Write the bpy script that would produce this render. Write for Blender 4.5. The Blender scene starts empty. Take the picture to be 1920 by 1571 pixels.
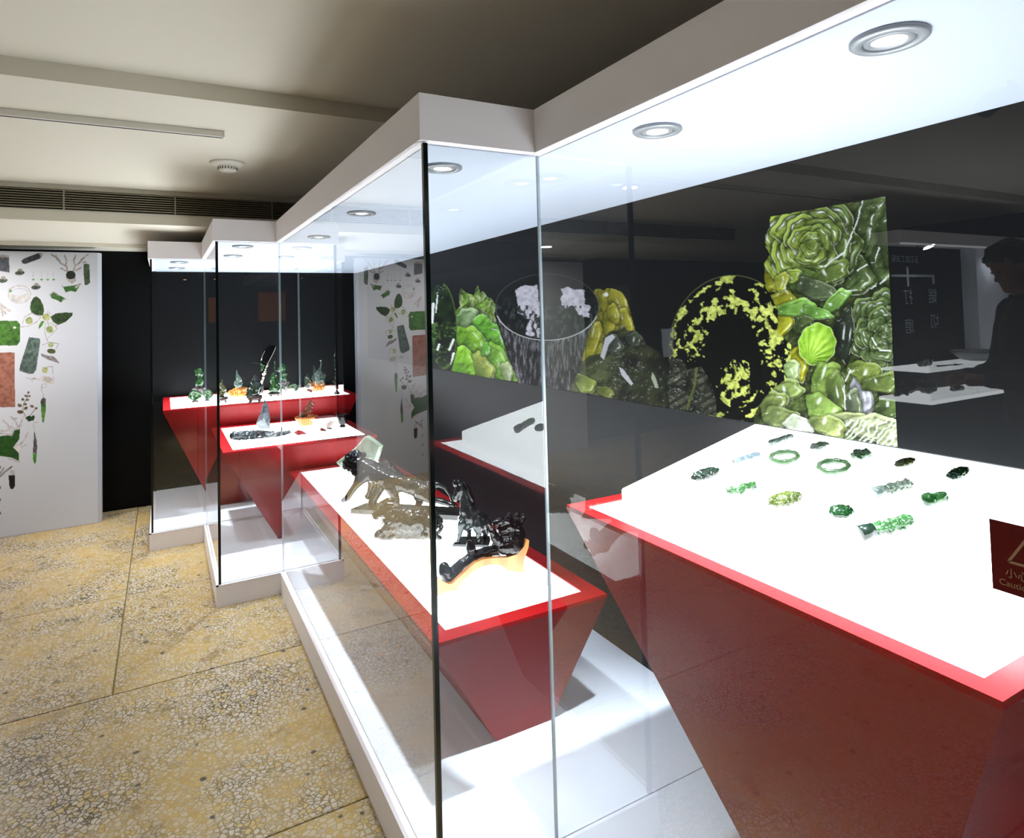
import bpy, bmesh, math, random
import numpy as np
from mathutils import Vector, Matrix, noise as mnoise

random.seed(7)
SC = bpy.context.scene
COL = SC.collection
PI = math.pi

# ------------------------------------------------------------------ camera
FPX, CX, CY = 1185.6, 957.9, 544.9
YAW, PITCH, ROLL, EYE = math.radians(28.81), math.radians(2.066), math.radians(-1.525), 1.5
_r = np.array([math.cos(YAW), -math.sin(YAW), 0]); _f = np.array([math.sin(YAW), math.cos(YAW), 0]); _u = np.array([0, 0, 1.])
_f, _u = math.cos(PITCH)*_f + math.sin(PITCH)*_u, math.cos(PITCH)*_u - math.sin(PITCH)*_f
_r, _u = math.cos(ROLL)*_r + math.sin(ROLL)*_u, math.cos(ROLL)*_u - math.sin(ROLL)*_r
cam_d = bpy.data.cameras.new('camera')
cam = bpy.data.objects.new('camera', cam_d); COL.objects.link(cam)
cam_d.sensor_fit = 'HORIZONTAL'; cam_d.sensor_width = 36
cam_d.lens = FPX/1920*36
cam_d.shift_x = (960-CX)/1920
cam_d.shift_y = -(785.5-CY)/1920
cam_d.clip_start = 0.02
cam.matrix_world = Matrix(((_r[0], _u[0], -_f[0], 0), (_r[1], _u[1], -_f[1], 0), (_r[2], _u[2], -_f[2], EYE), (0, 0, 0, 1)))
SC.camera = cam

# ------------------------------------------------------------------ world, exposure
w = bpy.data.worlds.new('world'); SC.world = w; w.use_nodes = True
w.node_tree.nodes['Background'].inputs[0].default_value = (.5, .55, .6, 1)
w.node_tree.nodes['Background'].inputs[1].default_value = .02
SC.view_settings.view_transform = 'Standard'; SC.view_settings.look = 'None'
SC.view_settings.exposure = 0.22; SC.view_settings.gamma = 1.0
SC.view_settings.use_curve_mapping = False
SC.cycles.max_bounces = 10; SC.cycles.transparent_max_bounces = 20; SC.cycles.diffuse_bounces = 4; SC.cycles.glossy_bounces = 5

LIGHTBOX = 10.0      # brightness of the glowing table tops
DOWN_W = 7.5       # each showcase downlight
WALK_W = 15.0       # each added, unseen ceiling downlight over the walkway

# ------------------------------------------------------------------ measurements (metres; x across, y deep, z up)
XA, XB, XC, XD = .8823, .5539, .2340, -.0908
Y1, Y2, Y3, YW, Y0 = 1.4488, 3.7119, 4.8591, 6.0693, -1.1
XW = 1.6361
ZP, ZH, ZT = .113, 1.9328, 2.0495
Z1, Z2, Z3 = 2.41, 2.345, 2.125     # the three ceiling levels
YS1, YS2 = 2.64, 4.60               # where the ceiling steps down

def ray(u, v):
    return _r*((u-CX)/FPX) + _f - _u*((v-CY)/FPX)
def at(u, v, ax, val):
    d = ray(u, v); o = np.array([0, 0, EYE]); t = (val-o[ax])/d[ax]
    return Vector(o+t*d)
def atplane(u, v, p, n):
    d = ray(u, v); o = np.array([0, 0, EYE]); n = np.array(n); t = n.dot(np.array(p)-o)/n.dot(d)
    return Vector(o+t*d)
def seen(u, v, ax, val):            # a spot of the room that shows as a reflection in the near front pane
    q = at(u, v, ax, val); return Vector((2*XA-q.x, q.y, q.z))
def project(X, Y, Z):
    dx, dy, dz = X, Y, Z-EYE
    a = _r[0]*dx+_r[1]*dy+_r[2]*dz; b = _f[0]*dx+_f[1]*dy+_f[2]*dz; c = _u[0]*dx+_u[1]*dy+_u[2]*dz
    return CX+FPX*a/b, CY-FPX*c/b

def lin1(c):
    c = c/255.
    return c/12.92 if c <= .04045 else ((c+.055)/1.055)**2.4
def srgb(r, g, b): return (lin1(r), lin1(g), lin1(b))

# ------------------------------------------------------------------ materials
MATS = {}
def nodes_of(name):
    m = bpy.data.materials.new(name); m.use_nodes = True
    nt = m.node_tree; nt.nodes.clear()
    out = nt.nodes.new('ShaderNodeOutputMaterial')
    return m, nt, out
def N(nt, typ, **kw):
    n = nt.nodes.new(typ)
    for k, v in kw.items():
        if k.startswith('i_'):
            key = k[2:].replace('_', ' ')
            n.inputs[key].default_value = v
        else: setattr(n, k, v)
    return n
def mixrgb(nt, fac, a, b, blend='MIX'):
    n = nt.nodes.new('ShaderNodeMix'); n.data_type = 'RGBA'; n.blend_type = blend
    for sock, val in ((n.inputs[0], fac), (n.inputs[6], a), (n.inputs[7], b)):
        if hasattr(val, 'links') or hasattr(val, 'is_linked'): nt.links.new(val, sock)
        elif isinstance(val, tuple): sock.default_value = (*val[:3], 1)
        else: sock.default_value = val
    return n.outputs[2]
def ramp(nt, fac, stops):
    n = nt.nodes.new('ShaderNodeValToRGB'); nt.links.new(fac, n.inputs[0])
    e = n.color_ramp.elements
    while len(e) < len(stops): e.new(.5)
    for el, (p, c) in zip(e, stops):
        el.position = p; el.color = (*c[:3], 1) if isinstance(c, tuple) else (c, c, c, 1)
    return n.outputs[0]
def mat(name, color, rough=.5, spec=.5, metal=0, trans=0, ior=1.5, coat=0, var=None, scale=20, bump=0, bscale=80, sss=0, emit=None, est=0):
    if name in MATS: return MATS[name]
    m, nt, out = nodes_of(name)
    b = N(nt, 'ShaderNodeBsdfPrincipled')
    nt.links.new(b.outputs[0], out.inputs[0])
    b.inputs['Roughness'].default_value = rough; b.inputs['Metallic'].default_value = metal
    b.inputs['Specular IOR Level'].default_value = spec; b.inputs['IOR'].default_value = ior
    b.inputs['Transmission Weight'].default_value = trans; b.inputs['Coat Weight'].default_value = coat
    b.inputs['Base Color'].default_value = (*color, 1)
    if sss:
        b.inputs['Subsurface Weight'].default_value = sss; b.inputs['Subsurface Radius'].default_value = (.02, .025, .012); b.inputs['Subsurface Scale'].default_value = .6
    tc = None
    if var:
        tc = N(nt, 'ShaderNodeTexCoord')
        nz = N(nt, 'ShaderNodeTexNoise', i_Scale=scale, i_Detail=5.0, i_Roughness=.6)
        nt.links.new(tc.outputs['Object'], nz.inputs['Vector'])
        cols = [color]+list(var); k = len(cols)
        o = ramp(nt, nz.outputs['Fac'], [(.34+.34*i/(max(1, k-1)), c) for i, c in enumerate(cols)])
        nt.links.new(o, b.inputs['Base Color'])
    if bump:
        tc = tc or N(nt, 'ShaderNodeTexCoord')
        nz = N(nt, 'ShaderNodeTexNoise', i_Scale=bscale, i_Detail=4.0)
        nt.links.new(tc.outputs['Object'], nz.inputs['Vector'])
        bp = N(nt, 'ShaderNodeBump', i_Strength=bump, i_Distance=.01)
        nt.links.new(nz.outputs['Fac'], bp.inputs['Height']); nt.links.new(bp.outputs[0], b.inputs['Normal'])
    if emit:
        b.inputs['Emission Color'].default_value = (*emit, 1); b.inputs['Emission Strength'].default_value = est
    MATS[name] = m
    return m
def glass_mat():
    m, nt, out = nodes_of('clear glass')
    # a pane is entered through its front face: give that face the reflectance of both faces, 2R/(1+R)
    geo = N(nt, 'ShaderNodeNewGeometry')
    fr0 = N(nt, 'ShaderNodeFresnel'); fr0.inputs['IOR'].default_value = 1.5
    up_ = N(nt, 'ShaderNodeMath', operation='ADD'); nt.links.new(fr0.outputs[0], up_.inputs[0]); up_.inputs[1].default_value = 1.0
    dv_ = N(nt, 'ShaderNodeMath', operation='DIVIDE'); nt.links.new(fr0.outputs[0], dv_.inputs[0]); nt.links.new(up_.outputs[0], dv_.inputs[1])
    ff_ = N(nt, 'ShaderNodeMath', operation='SUBTRACT'); ff_.inputs[0].default_value = 1.0; nt.links.new(geo.outputs['Backfacing'], ff_.inputs[1])
    f2_ = N(nt, 'ShaderNodeMath', operation='MULTIPLY'); nt.links.new(dv_.outputs[0], f2_.inputs[0]); f2_.inputs[1].default_value = 2.0
    fr = N(nt, 'ShaderNodeMath', operation='MULTIPLY'); nt.links.new(f2_.outputs[0], fr.inputs[0]); nt.links.new(ff_.outputs[0], fr.inputs[1])
    tr = N(nt, 'ShaderNodeBsdfTransparent'); tr.inputs[0].default_value = (.975, .985, .98, 1)
    gl = N(nt, 'ShaderNodeBsdfGlossy'); gl.inputs['Roughness'].default_value = 0; gl.inputs[0].default_value = (1, 1, 1, 1)
    mx = N(nt, 'ShaderNodeMixShader')
    nt.links.new(fr.outputs[0], mx.inputs[0]); nt.links.new(tr.outputs[0], mx.inputs[1]); nt.links.new(gl.outputs[0], mx.inputs[2])
    nt.links.new(mx.outputs[0], out.inputs[0])
    return m
def emission(name, color, s):
    m, nt, out = nodes_of(name)
    e = N(nt, 'ShaderNodeEmission'); e.inputs[0].default_value = (*color, 1); e.inputs[1].default_value = s
    nt.links.new(e.outputs[0], out.inputs[0])
    return m
def terrazzo():
    m, nt, out = nodes_of('terrazzo'); L = nt.links.new
    b = N(nt, 'ShaderNodeBsdfPrincipled'); L(b.outputs[0], out.inputs[0])
    geo = N(nt, 'ShaderNodeNewGeometry'); oi = N(nt, 'ShaderNodeObjectInfo')
    off = N(nt, 'ShaderNodeVectorMath', operation='MULTIPLY_ADD')
    cmb = N(nt, 'ShaderNodeCombineXYZ'); L(oi.outputs['Random'], cmb.inputs[0]); L(oi.outputs['Random'], cmb.inputs[1])
    L(cmb.outputs[0], off.inputs[0]); off.inputs[1].default_value = (37, 61, 0); L(geo.outputs['Position'], off.inputs[2])
    v = off.outputs[0]
    dist = N(nt, 'ShaderNodeTexNoise', i_Scale=55.0, i_Detail=2.0); L(v, dist.inputs['Vector'])
    dv = N(nt, 'ShaderNodeVectorMath', operation='MULTIPLY_ADD'); L(dist.outputs['Color'], dv.inputs[0]); dv.inputs[1].default_value = (.012, .012, 0); L(v, dv.inputs[2])
    ve = N(nt, 'ShaderNodeTexVoronoi', feature='DISTANCE_TO_EDGE', i_Scale=58.0); L(dv.outputs[0], ve.inputs['Vector'])
    vc = N(nt, 'ShaderNodeTexVoronoi', i_Scale=58.0); L(dv.outputs[0], vc.inputs['Vector'])
    sep = N(nt, 'ShaderNodeSeparateColor'); L(vc.outputs['Color'], sep.inputs[0])
    chip = ramp(nt, sep.outputs[0], [(0, srgb(214, 200, 176)), (.45, srgb(224, 211, 190)), (.66, srgb(206, 195, 180)), (.80, srgb(212, 184, 122)), (.9, srgb(222, 196, 130)), (1, srgb(190, 180, 165))])
    big = N(nt, 'ShaderNodeTexNoise', i_Scale=2.1, i_Detail=4.0, i_Roughness=.62); L(v, big.inputs['Vector'])
    big2 = N(nt, 'ShaderNodeTexNoise', i_Scale=5.5, i_Detail=5.0, i_Roughness=.7); L(v, big2.inputs['Vector'])
    worn = ramp(nt, big.outputs['Fac'], [(.42, 0.), (.62, 1.)])
    matrix = mixrgb(nt, worn, srgb(204, 178, 116), srgb(96, 82, 42))
    em = ramp(nt, ve.outputs['Distance'], [(.05, 1.), (.13, 0.)])
    c = mixrgb(nt, em, chip, matrix)
    st = ramp(nt, big2.outputs['Fac'], [(.56, 0.), (.74, .75)])
    c = mixrgb(nt, st, c, srgb(128, 108, 60), 'MULTIPLY')
    yel = ramp(nt, big.outputs['Fac'], [(.3, .8), (.56, .1)])
    c = mixrgb(nt, yel, c, srgb(226, 206, 132), 'MULTIPLY')
    dk = ramp(nt, sep.outputs[1], [(.965, 0.), (.975, 1.)])
    dk2 = N(nt, 'ShaderNodeTexVoronoi', i_Scale=9.0); L(dv.outputs[0], dk2.inputs['Vector'])
    s2 = ramp(nt, dk2.outputs['Distance'], [(.07, 1.), (.11, 0.)])
    c = mixrgb(nt, s2, c, srgb(88, 82, 66))
    c = mixrgb(nt, 1., c, (.66, .65, .68), 'MULTIPLY')
    L(c, b.inputs['Base Color'])
    b.inputs['Roughness'].default_value = .42; b.inputs['Specular IOR Level'].default_value = .4
    bp = N(nt, 'ShaderNodeBump', i_Strength=.15, i_Distance=.002); L(em, bp.inputs['Height']); bp.invert = True; L(bp.outputs[0], b.inputs['Normal'])
    return m
def print_mat(name, rough, spec=.4):
    m, nt, out = nodes_of(name)
    b = N(nt, 'ShaderNodeBsdfPrincipled'); nt.links.new(b.outputs[0], out.inputs[0])
    a = N(nt, 'ShaderNodeAttribute'); a.attribute_name = 'ink'
    nt.links.new(a.outputs['Color'], b.inputs['Base Color']); b.inputs['Roughness'].default_value = rough; b.inputs['Specular IOR Level'].default_value = spec
    return m
def wood_mat(name, a, b_, scale=14, rough=.35):
    m, nt, out = nodes_of(name); L = nt.links.new
    b = N(nt, 'ShaderNodeBsdfPrincipled'); L(b.outputs[0], out.inputs[0])
    tc = N(nt, 'ShaderNodeTexCoord'); mp = N(nt, 'ShaderNodeMapping'); mp.inputs['Scale'].default_value = (1.5, 6, 1); L(tc.outputs['Object'], mp.inputs[0])
    wv = N(nt, 'ShaderNodeTexWave', i_Scale=scale, i_Distortion=4.0, i_Detail=3.0); L(mp.outputs[0], wv.inputs['Vector'])
    L(ramp(nt, wv.outputs['Fac'], [(.2, a), (.8, b_)]), b.inputs['Base Color']); b.inputs['Roughness'].default_value = rough
    return m

M_GLASS = glass_mat()
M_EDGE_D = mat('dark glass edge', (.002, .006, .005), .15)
M_EDGE_GLINT = mat('glinting glass edge', srgb(170, 186, 196), .3, spec=.5)  # pale grey paints in the light a polished inner edge catches
M_RED = mat('red lacquer', srgb(134, 6, 12), .4, spec=.2)
M_LIGHT = emission('light panel', (.90, .96, 1), LIGHTBOX)
M_BULB = emission('bulb', (1, 1, 1), 14)
M_HEAD = mat('header paint', srgb(238, 233, 238), .55, bump=.03, bscale=400)
M_WHITE = mat('white board', srgb(228, 234, 246), .4)
M_BLACK = mat('black wall', srgb(8, 9, 11), .5, spec=.12, bump=.05, bscale=500)
M_CEIL = mat('ceiling paint', srgb(226, 220, 206), .85, bump=.03, bscale=150)
M_WALL = mat('wall paint', srgb(196, 190, 176), .8)
M_DWALL = mat('dark wall paint', srgb(60, 58, 56), .7)
M_STEEL = mat('brushed white metal', srgb(150, 154, 160), .4, metal=.3)
M_PLASTIC = mat('white plastic', srgb(226, 222, 212), .45)
M_SLOT = mat('dark slot', srgb(18, 16, 12), .7)
M_SLAT = mat('grille slat', srgb(150, 142, 118), .6)
M_GROUT = mat('joint', srgb(104, 88, 48), .8)
M_TERR = terrazzo()
M_ACRYL = emission('glowing acrylic', (.90, .96, 1), LIGHTBOX*.9)
M_SIGN = mat('sign red', srgb(118, 8, 10), .4)
M_SIGNW = mat('sign cream', srgb(205, 165, 130), .5)

# ------------------------------------------------------------------ object helpers
def tag(o, label=None, cat=None, group=None, kind=None):
    if label: o['label'] = label
    if cat: o['category'] = cat
    if group: o['group'] = group
    if kind: o['kind'] = kind
    return o
def link(name, me, m=None, parent=None):
    o = bpy.data.objects.new(name, me); COL.objects.link(o)
    if m is not None and not me.materials: me.materials.append(m)
    if parent is not None: o.parent = parent
    return o
def thing(name, label, cat, loc=(0, 0, 0), rz=0, group=None):
    o = bpy.data.objects.new(name, None); COL.objects.link(o); o.location = loc; o.rotation_euler = (0, 0, rz)
    o.empty_display_size = .05
    return tag(o, label, cat, group)
def child(o, parent):                # parent an object built in world coordinates
    o.parent = parent
    pm = Matrix.Translation(parent.location) @ parent.rotation_euler.to_matrix().to_4x4()
    o.matrix_parent_inverse = pm.inverted()
    return o
def smooth(me, ang=None):
    for p in me.polygons: p.use_smooth = True
    return me
def bm_mesh(name, bm, sm=False):
    bmesh.ops.recalc_face_normals(bm, faces=bm.faces)
    me = bpy.data.meshes.new(name); bm.to_mesh(me); bm.free()
    if sm: smooth(me)
    return me
def bbox(bm, x0, x1, y0, y1, z0, z1):
    v = [bm.verts.new(p) for p in ((x0, y0, z0), (x1, y0, z0), (x1, y1, z0), (x0, y1, z0), (x0, y0, z1), (x1, y0, z1), (x1, y1, z1), (x0, y1, z1))]
    for f in ((0, 3, 2, 1), (4, 5, 6, 7), (0, 1, 5, 4), (1, 2, 6, 5), (2, 3, 7, 6), (3, 0, 4, 7)): bm.faces.new([v[i] for i in f])
    return v
def box(name, x0, x1, y0, y1, z0, z1, m, parent=None, bev=0):
    bm = bmesh.new(); bbox(bm, x0, x1, y0, y1, z0, z1)
    if bev: bmesh.ops.bevel(bm, geom=bm.edges[:], offset=bev, segments=2, affect='EDGES', profile=.5)
    o = link(name, bm_mesh(name, bm), m)
    if parent: child(o, parent)
    return o
def prism(name, pts, z0, z1, m, parent=None, bev=0):
    bm = bmesh.new()
    a = [bm.verts.new((x, y, z0)) for x, y in pts]; b = [bm.verts.new((x, y, z1)) for x, y in pts]; n = len(pts)
    bm.faces.new(a[::-1]); bm.faces.new(b)
    for i in range(n): bm.faces.new((a[i], a[(i+1) % n], b[(i+1) % n], b[i]))
    if bev: bmesh.ops.bevel(bm, geom=bm.edges[:], offset=bev, segments=2, affect='EDGES', profile=.5)
    o = link(name, bm_mesh(name, bm), m)
    if parent: child(o, parent)
    return o
def plate(name, pts, thick, m, parent=None):      # outline of 3-D points (flat), thickened along its normal
    bm = bmesh.new(); n = len(pts); P = [Vector(p) for p in pts]
    nn = Vector((0, 0, 0))
    for i in range(n): nn += P[i].cross(P[(i+1) % n])
    nn.normalize()
    a = [bm.verts.new(p) for p in P]; b = [bm.verts.new(p+nn*thick) for p in P]
    bm.faces.new(a[::-1]); bm.faces.new(b)
    for i in range(n): bm.faces.new((a[i], a[(i+1) % n], b[(i+1) % n], b[i]))
    o = link(name, bm_mesh(name, bm), m)
    if parent: child(o, parent)
    return o
def lathe(name, prof, m, parent=None, seg=32, loc=(0, 0, 0), sm=True):
    bm = bmesh.new(); rings = []
    for r, z in prof:
        rings.append([bm.verts.new((loc[0]+r*math.cos(2*PI*i/seg), loc[1]+r*math.sin(2*PI*i/seg), loc[2]+z)) for i in range(seg)] if r > 1e-6 else [bm.verts.new((loc[0], loc[1], loc[2]+z))])
    for a, b in zip(rings, rings[1:]):
        for i in range(seg):
            j = (i+1) % seg
            if len(a) == 1 and len(b) == 1: continue
            if len(a) == 1: bm.faces.new((a[0], b[i], b[j]))
            elif len(b) == 1: bm.faces.new((a[i], a[j], b[0]))
            else: bm.faces.new((a[i], a[j], b[j], b[i]))
    o = link(name, bm_mesh(name, bm, sm), m)
    if parent: child(o, parent)
    return o
def tube(name, pts, r, m, parent=None, seg=8):
    bm = bmesh.new(); P = [Vector(p) for p in pts]; rr = r if isinstance(r, (list, tuple)) else [r]*len(P); rings = []
    for i, p in enumerate(P):
        t = (P[min(i+1, len(P)-1)]-P[max(i-1, 0)]).normalized()
        s = t.cross(Vector((0, 0, 1)));  s = s.normalized() if s.length > 1e-3 else Vector((1, 0, 0)); q = s.cross(t)
        rings.append([bm.verts.new(p+rr[i]*(math.cos(2*PI*k/seg)*s+math.sin(2*PI*k/seg)*q)) for k in range(seg)])
    for a, b in zip(rings, rings[1:]):
        for k in range(seg): bm.faces.new((a[k], a[(k+1) % seg], b[(k+1) % seg], b[k]))
    bm.faces.new(rings[0][::-1]); bm.faces.new(rings[-1])
    o = link(name, bm_mesh(name, bm, True), m)
    if parent: child(o, parent)
    return o
def blob(name, chains, voxel, m, parent=None, amp=0, freq=40, it=4, ells=(), seed=0, flat=None, boxes=()):
    """one continuous carved surface grown from chains of (point, radius) and ellipsoids"""
    bm = bmesh.new()
    def ball(c, r):
        bmesh.ops.create_icosphere(bm, subdivisions=2, radius=r, matrix=Matrix.Translation(c))
    for ch in chains:
        for (a, ra), (b, rb) in zip(ch, ch[1:]):
            a, b = Vector(a), Vector(b); d = (b-a).length; n = max(1, int(d/(.45*min(ra, rb))+.5))
            for i in range(n): ball(a.lerp(b, i/n), ra+(rb-ra)*i/n)
        ball(Vector(ch[-1][0]), ch[-1][1])
    for c, r, rot in ells:
        M = Matrix.Translation(c) @ rot.to_4x4() @ Matrix.Diagonal((*r, 1))
        bmesh.ops.create_icosphere(bm, subdivisions=3, radius=1, matrix=M)
    for c, r, rot in boxes:
        M = Matrix.Translation(c) @ rot.to_4x4() @ Matrix.Diagonal((*r, 1))
        bmesh.ops.create_cube(bm, size=2, matrix=M)
    me = bm_mesh(name+'_src', bm)
    o = bpy.data.objects.new('tmp', me); COL.objects.link(o)
    rm = o.modifiers.new('r', 'REMESH'); rm.mode = 'VOXEL'; rm.voxel_size = voxel
    sm = o.modifiers.new('s', 'SMOOTH'); sm.iterations = it; sm.factor = .5
    dg = bpy.context.evaluated_depsgraph_get()
    res = bpy.data.meshes.new_from_object(o.evaluated_get(dg)); res.name = name
    bpy.data.objects.remove(o); bpy.data.meshes.remove(me)
    n = len(res.vertices)
    if amp:
        co = np.empty(n*3); res.vertices.foreach_get('co', co); no = np.empty(n*3); res.vertices.foreach_get('normal', no)
        co = co.reshape(-1, 3); no = no.reshape(-1, 3)
        off = Vector((seed*7.3, seed*3.1, seed*1.7))
        k = np.array([mnoise.turbulence(Vector(c)*freq+off, 2, False) for c in co])
        co = co+no*((k-.45)*amp)[:, None]
        res.vertices.foreach_set('co', co.ravel())
    if flat is not None:
        for v in res.vertices:
            if v.co.z < flat: v.co.z = flat
    smooth(res); res.update()
    res.materials.clear()
    ob = link(name, res, m)
    if parent: child(ob, parent)
    return ob
I3 = Matrix.Identity(3)
def R3(a, ax): return Matrix.Rotation(a, 3, ax)

# ------------------------------------------------------------------ printed pictures: ink colour per vertex on a fine flat grid
def hashn(i, j, s):
    h = np.sin(i*127.1+j*311.7+s*74.7)*43758.5453
    return h-np.floor(h)
def vnoise(u, v, s=0):
    i, j = np.floor(u), np.floor(v); f, g = u-i, v-j; f = f*f*(3-2*f); g = g*g*(3-2*g)
    return (hashn(i, j, s)*(1-f)+hashn(i+1, j, s)*f)*(1-g)+(hashn(i, j+1, s)*(1-f)+hashn(i+1, j+1, s)*f)*g
def fbm(u, v, s=0, o=4):
    t = 0; a = .5
    for k in range(o): t = t+a*vnoise(u*2**k, v*2**k, s+k); a *= .5
    return t/(1-.5**o)
def inpoly(u, v, pts):
    ins = np.zeros(u.shape, bool); n = len(pts)
    for k in range(n):
        x0, y0 = pts[k]; x1, y1 = pts[(k+1) % n]
        if y0 == y1: continue
        c = ((y0 > v) != (y1 > v)) & (u < (x1-x0)*(v-y0)/(y1-y0)+x0)
        ins ^= c
    return ins
def ellr(u, v, cx, cy, rx, ry, a=0):
    c, s = math.cos(a), math.sin(a); x = (u-cx)*c+(v-cy)*s; y = -(u-cx)*s+(v-cy)*c
    return np.hypot(x/rx, y/ry)
def strokes(u, v, pts, wd):
    d = np.full(u.shape, 1e9)
    for (x0, y0), (x1, y1) in zip(pts, pts[1:]):
        L2 = (x1-x0)**2+(y1-y0)**2+1e-9
        t = np.clip(((u-x0)*(x1-x0)+(v-y0)*(y1-y0))/L2, 0, 1)
        d = np.minimum(d, np.hypot(u-x0-t*(x1-x0), v-y0-t*(y1-y0)))
    return d < wd/2
def cmix(a, b, t):
    t = np.clip(t, 0, 1)[..., None]; return a*(1-t)+b*t
def col3(c): return np.array(srgb(*c))
def ink_grid(name, P, col, m, flip=False):
    n, k = P.shape[:2]
    me = bpy.data.meshes.new(name)
    idx = np.arange(n*k).reshape(n, k)
    q = np.stack([idx[:-1, :-1], idx[1:, :-1], idx[1:, 1:], idx[:-1, 1:]], -1).reshape(-1, 4)
    if flip: q = q[:, ::-1]
    me.vertices.add(n*k); me.vertices.foreach_set('co', P.reshape(-1))
    me.loops.add(q.size); me.loops.foreach_set('vertex_index', q.reshape(-1).astype(np.int32))
    me.polygons.add(len(q)); me.polygons.foreach_set('loop_start', np.arange(0, q.size, 4, dtype=np.int32))
    me.update(calc_edges=True)
    at_ = me.color_attributes.new('ink', 'FLOAT_COLOR', 'POINT')
    at_.data.foreach_set('color', np.concatenate([col, np.ones(col.shape[:2]+(1,))], -1).reshape(-1).astype(np.float32))
    me.materials.append(m); me.validate()
    return me

# ================================================================== THE SETTING
floor = box('floor', -5.6, XW+.2, -4.2, YW+.2, -.06, -.004, M_GROUT); tag(floor, kind='structure')
_tb = bmesh.new(); TW, TD = 1.62, 1.07
bbox(_tb, -TW/2+.003, TW/2-.003, -TD/2+.003, TD/2-.003, -.03, 0)
bmesh.ops.bevel(_tb, geom=[e for e in _tb.edges if all(v.co.z > -.001 for v in e.verts)], offset=.0015, segments=1, affect='EDGES')
tile_me = bm_mesh('floor_tile', _tb); tile_me.materials.append(M_TERR)
for j in range(-7, 4):
    y0 = 3.09+j*TD; xo = -.19 if j >= 0 else -.92
    for i in range(-4, 2):
        xc = xo+i*TW+TW/2
        if y0+TD > YW+.9 or xc-TW/2 > .9 or xc < -5.4: continue
        o = link('floor_tile', tile_me); o.location = (xc, y0+TD/2, 0); child_loc = o.location.copy(); o.parent = floor
wf = box('wall_far', -5.6, XW+.2, YW, YW+.1, -.004, 2.6, M_BLACK); tag(wf, kind='structure')
wr = box('wall_right', XW, XW+.1, -4.2, YW, -.004, 2.6, mat('dark grey wall', srgb(46, 47, 49), .5, spec=.2, bump=.05, bscale=500)); tag(wr, kind='structure')
wl = box('wall_left', -5.6, -5.5, -4.2, YW, -.004, 2.6, M_DWALL); tag(wl, kind='structure')
wn = box('wall_near', -5.5, XW, -4.2, -4.1, -.004, 2.6, M_DWALL); tag(wn, kind='structure')
bm = bmesh.new()
bbox(bm, -5.5, XW, -4.1, YS1, Z1, Z1+.12); bbox(bm, -5.5, XW, YS1, YS2, Z2, Z1+.12); bbox(bm, -5.5, XW, YS2, YW, Z3, Z1+.12)
ce = link('ceiling', bm_mesh('ceiling', bm), M_CEIL); tag(ce, kind='structure')
sof = box('ceiling_trim', -2.5, -.10, YW-.30, YW-.002, Z3-.03, Z3-.0005, M_CEIL); sof.name = 'trim_1'; tag(sof, kind='structure')

# ---- long air grille set in the face of the ceiling step
gz0, gz1 = 2.195, 2.315
gr = thing('air_grille', 'long dark linear air grille with thin slats in the ceiling step', 'air vent', (-.9, YS2, gz0))
box('backing', -3.4, 1.2, YS2-.006, YS2-.0008, gz0, gz1, M_SLOT, gr)
for k in range(8):
    z = gz0+.009+k*(gz1-gz0-.014)/7.4
    box('slat', -3.4, 1.2, YS2-.022, YS2-.0065, z, z+.0042, M_SLAT, gr)
for x in (-2.6, -1.75, -.52, .07, .66):
    box('divider', x-.004, x+.004, YS2-.024, YS2-.0065, gz0, gz1, M_SLAT, gr)
# ---- lighting track on the ceiling
tr = thing('lighting_track', 'slim cream track rail fixed along the ceiling', 'light track', (-1.2, 3.07, Z2))
box('rail', -3.2, .237, 3.045, 3.079, Z2-.028, Z2-.0004, M_PLASTIC, tr, .002)
box('slot', -3.2, .235, 3.056, 3.068, Z2-.0288, Z2-.0281, M_SLOT, tr)
box('end_cap', .237, .243, 3.043, 3.081, Z2-.029, Z2-.0004, M_PLASTIC, tr, .002)
# ---- smoke detector
dx, dy = .305, 3.66
sd = thing('smoke_detector', 'round white smoke detector on the ceiling near the air grille', 'smoke detector', (dx, dy, Z2))
lathe('base', [(.0, 0), (.088, 0), (.088, -.006), (.074, -.014), (.055, -.02), (0, -.02)], M_PLASTIC, sd, loc=(dx, dy, Z2-.0004))
lathe('dome', [(.05, -.0195), (.05, -.024), (.043, -.042), (.036, -.047), (0, -.048)], M_PLASTIC, sd, loc=(dx, dy, Z2))
for k in range(20):
    a = 2*PI*k/20; c, s = math.cos(a), math.sin(a)
    tube('slot', [(dx+.0485*c, dy+.0485*s, Z2-.028), (dx+.0455*c, dy+.0455*s, Z2-.038)], .0025, M_SLOT, sd, 5)

# ================================================================== THE STEPPED GLASS SHOWCASE
OUT = [(XA, Y0), (XA, Y1), (XB, Y1), (XB, Y2), (XC, Y2), (XC, Y3), (XD, Y3), (XD, YW-.001), (XW-.001, YW-.001), (XW-.001, Y0)]
case = thing('glass_showcase', 'stepped built-in glass showcase with white header and white plinth', 'showcase', (1.1, 2.5, 0))
prism('plinth', OUT, 0, ZP-.006, M_HEAD, case)
def inset(d):
    return [(XA+d, Y0+d), (XA+d, Y1+d), (XB+d, Y1+d), (XB+d, Y2+d), (XC+d, Y2+d), (XC+d, Y3+d), (XD+d, Y3+d), (XD+d, YW-.001), (XW-.001, YW-.001), (XW-.001, Y0+d)]
hd = prism('header', OUT, ZH, ZT, M_HEAD, case)
prism('soffit', inset(.032), ZH-.003, ZH-.0004, mat('soffit white', srgb(196, 206, 224), .5), case)
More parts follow.
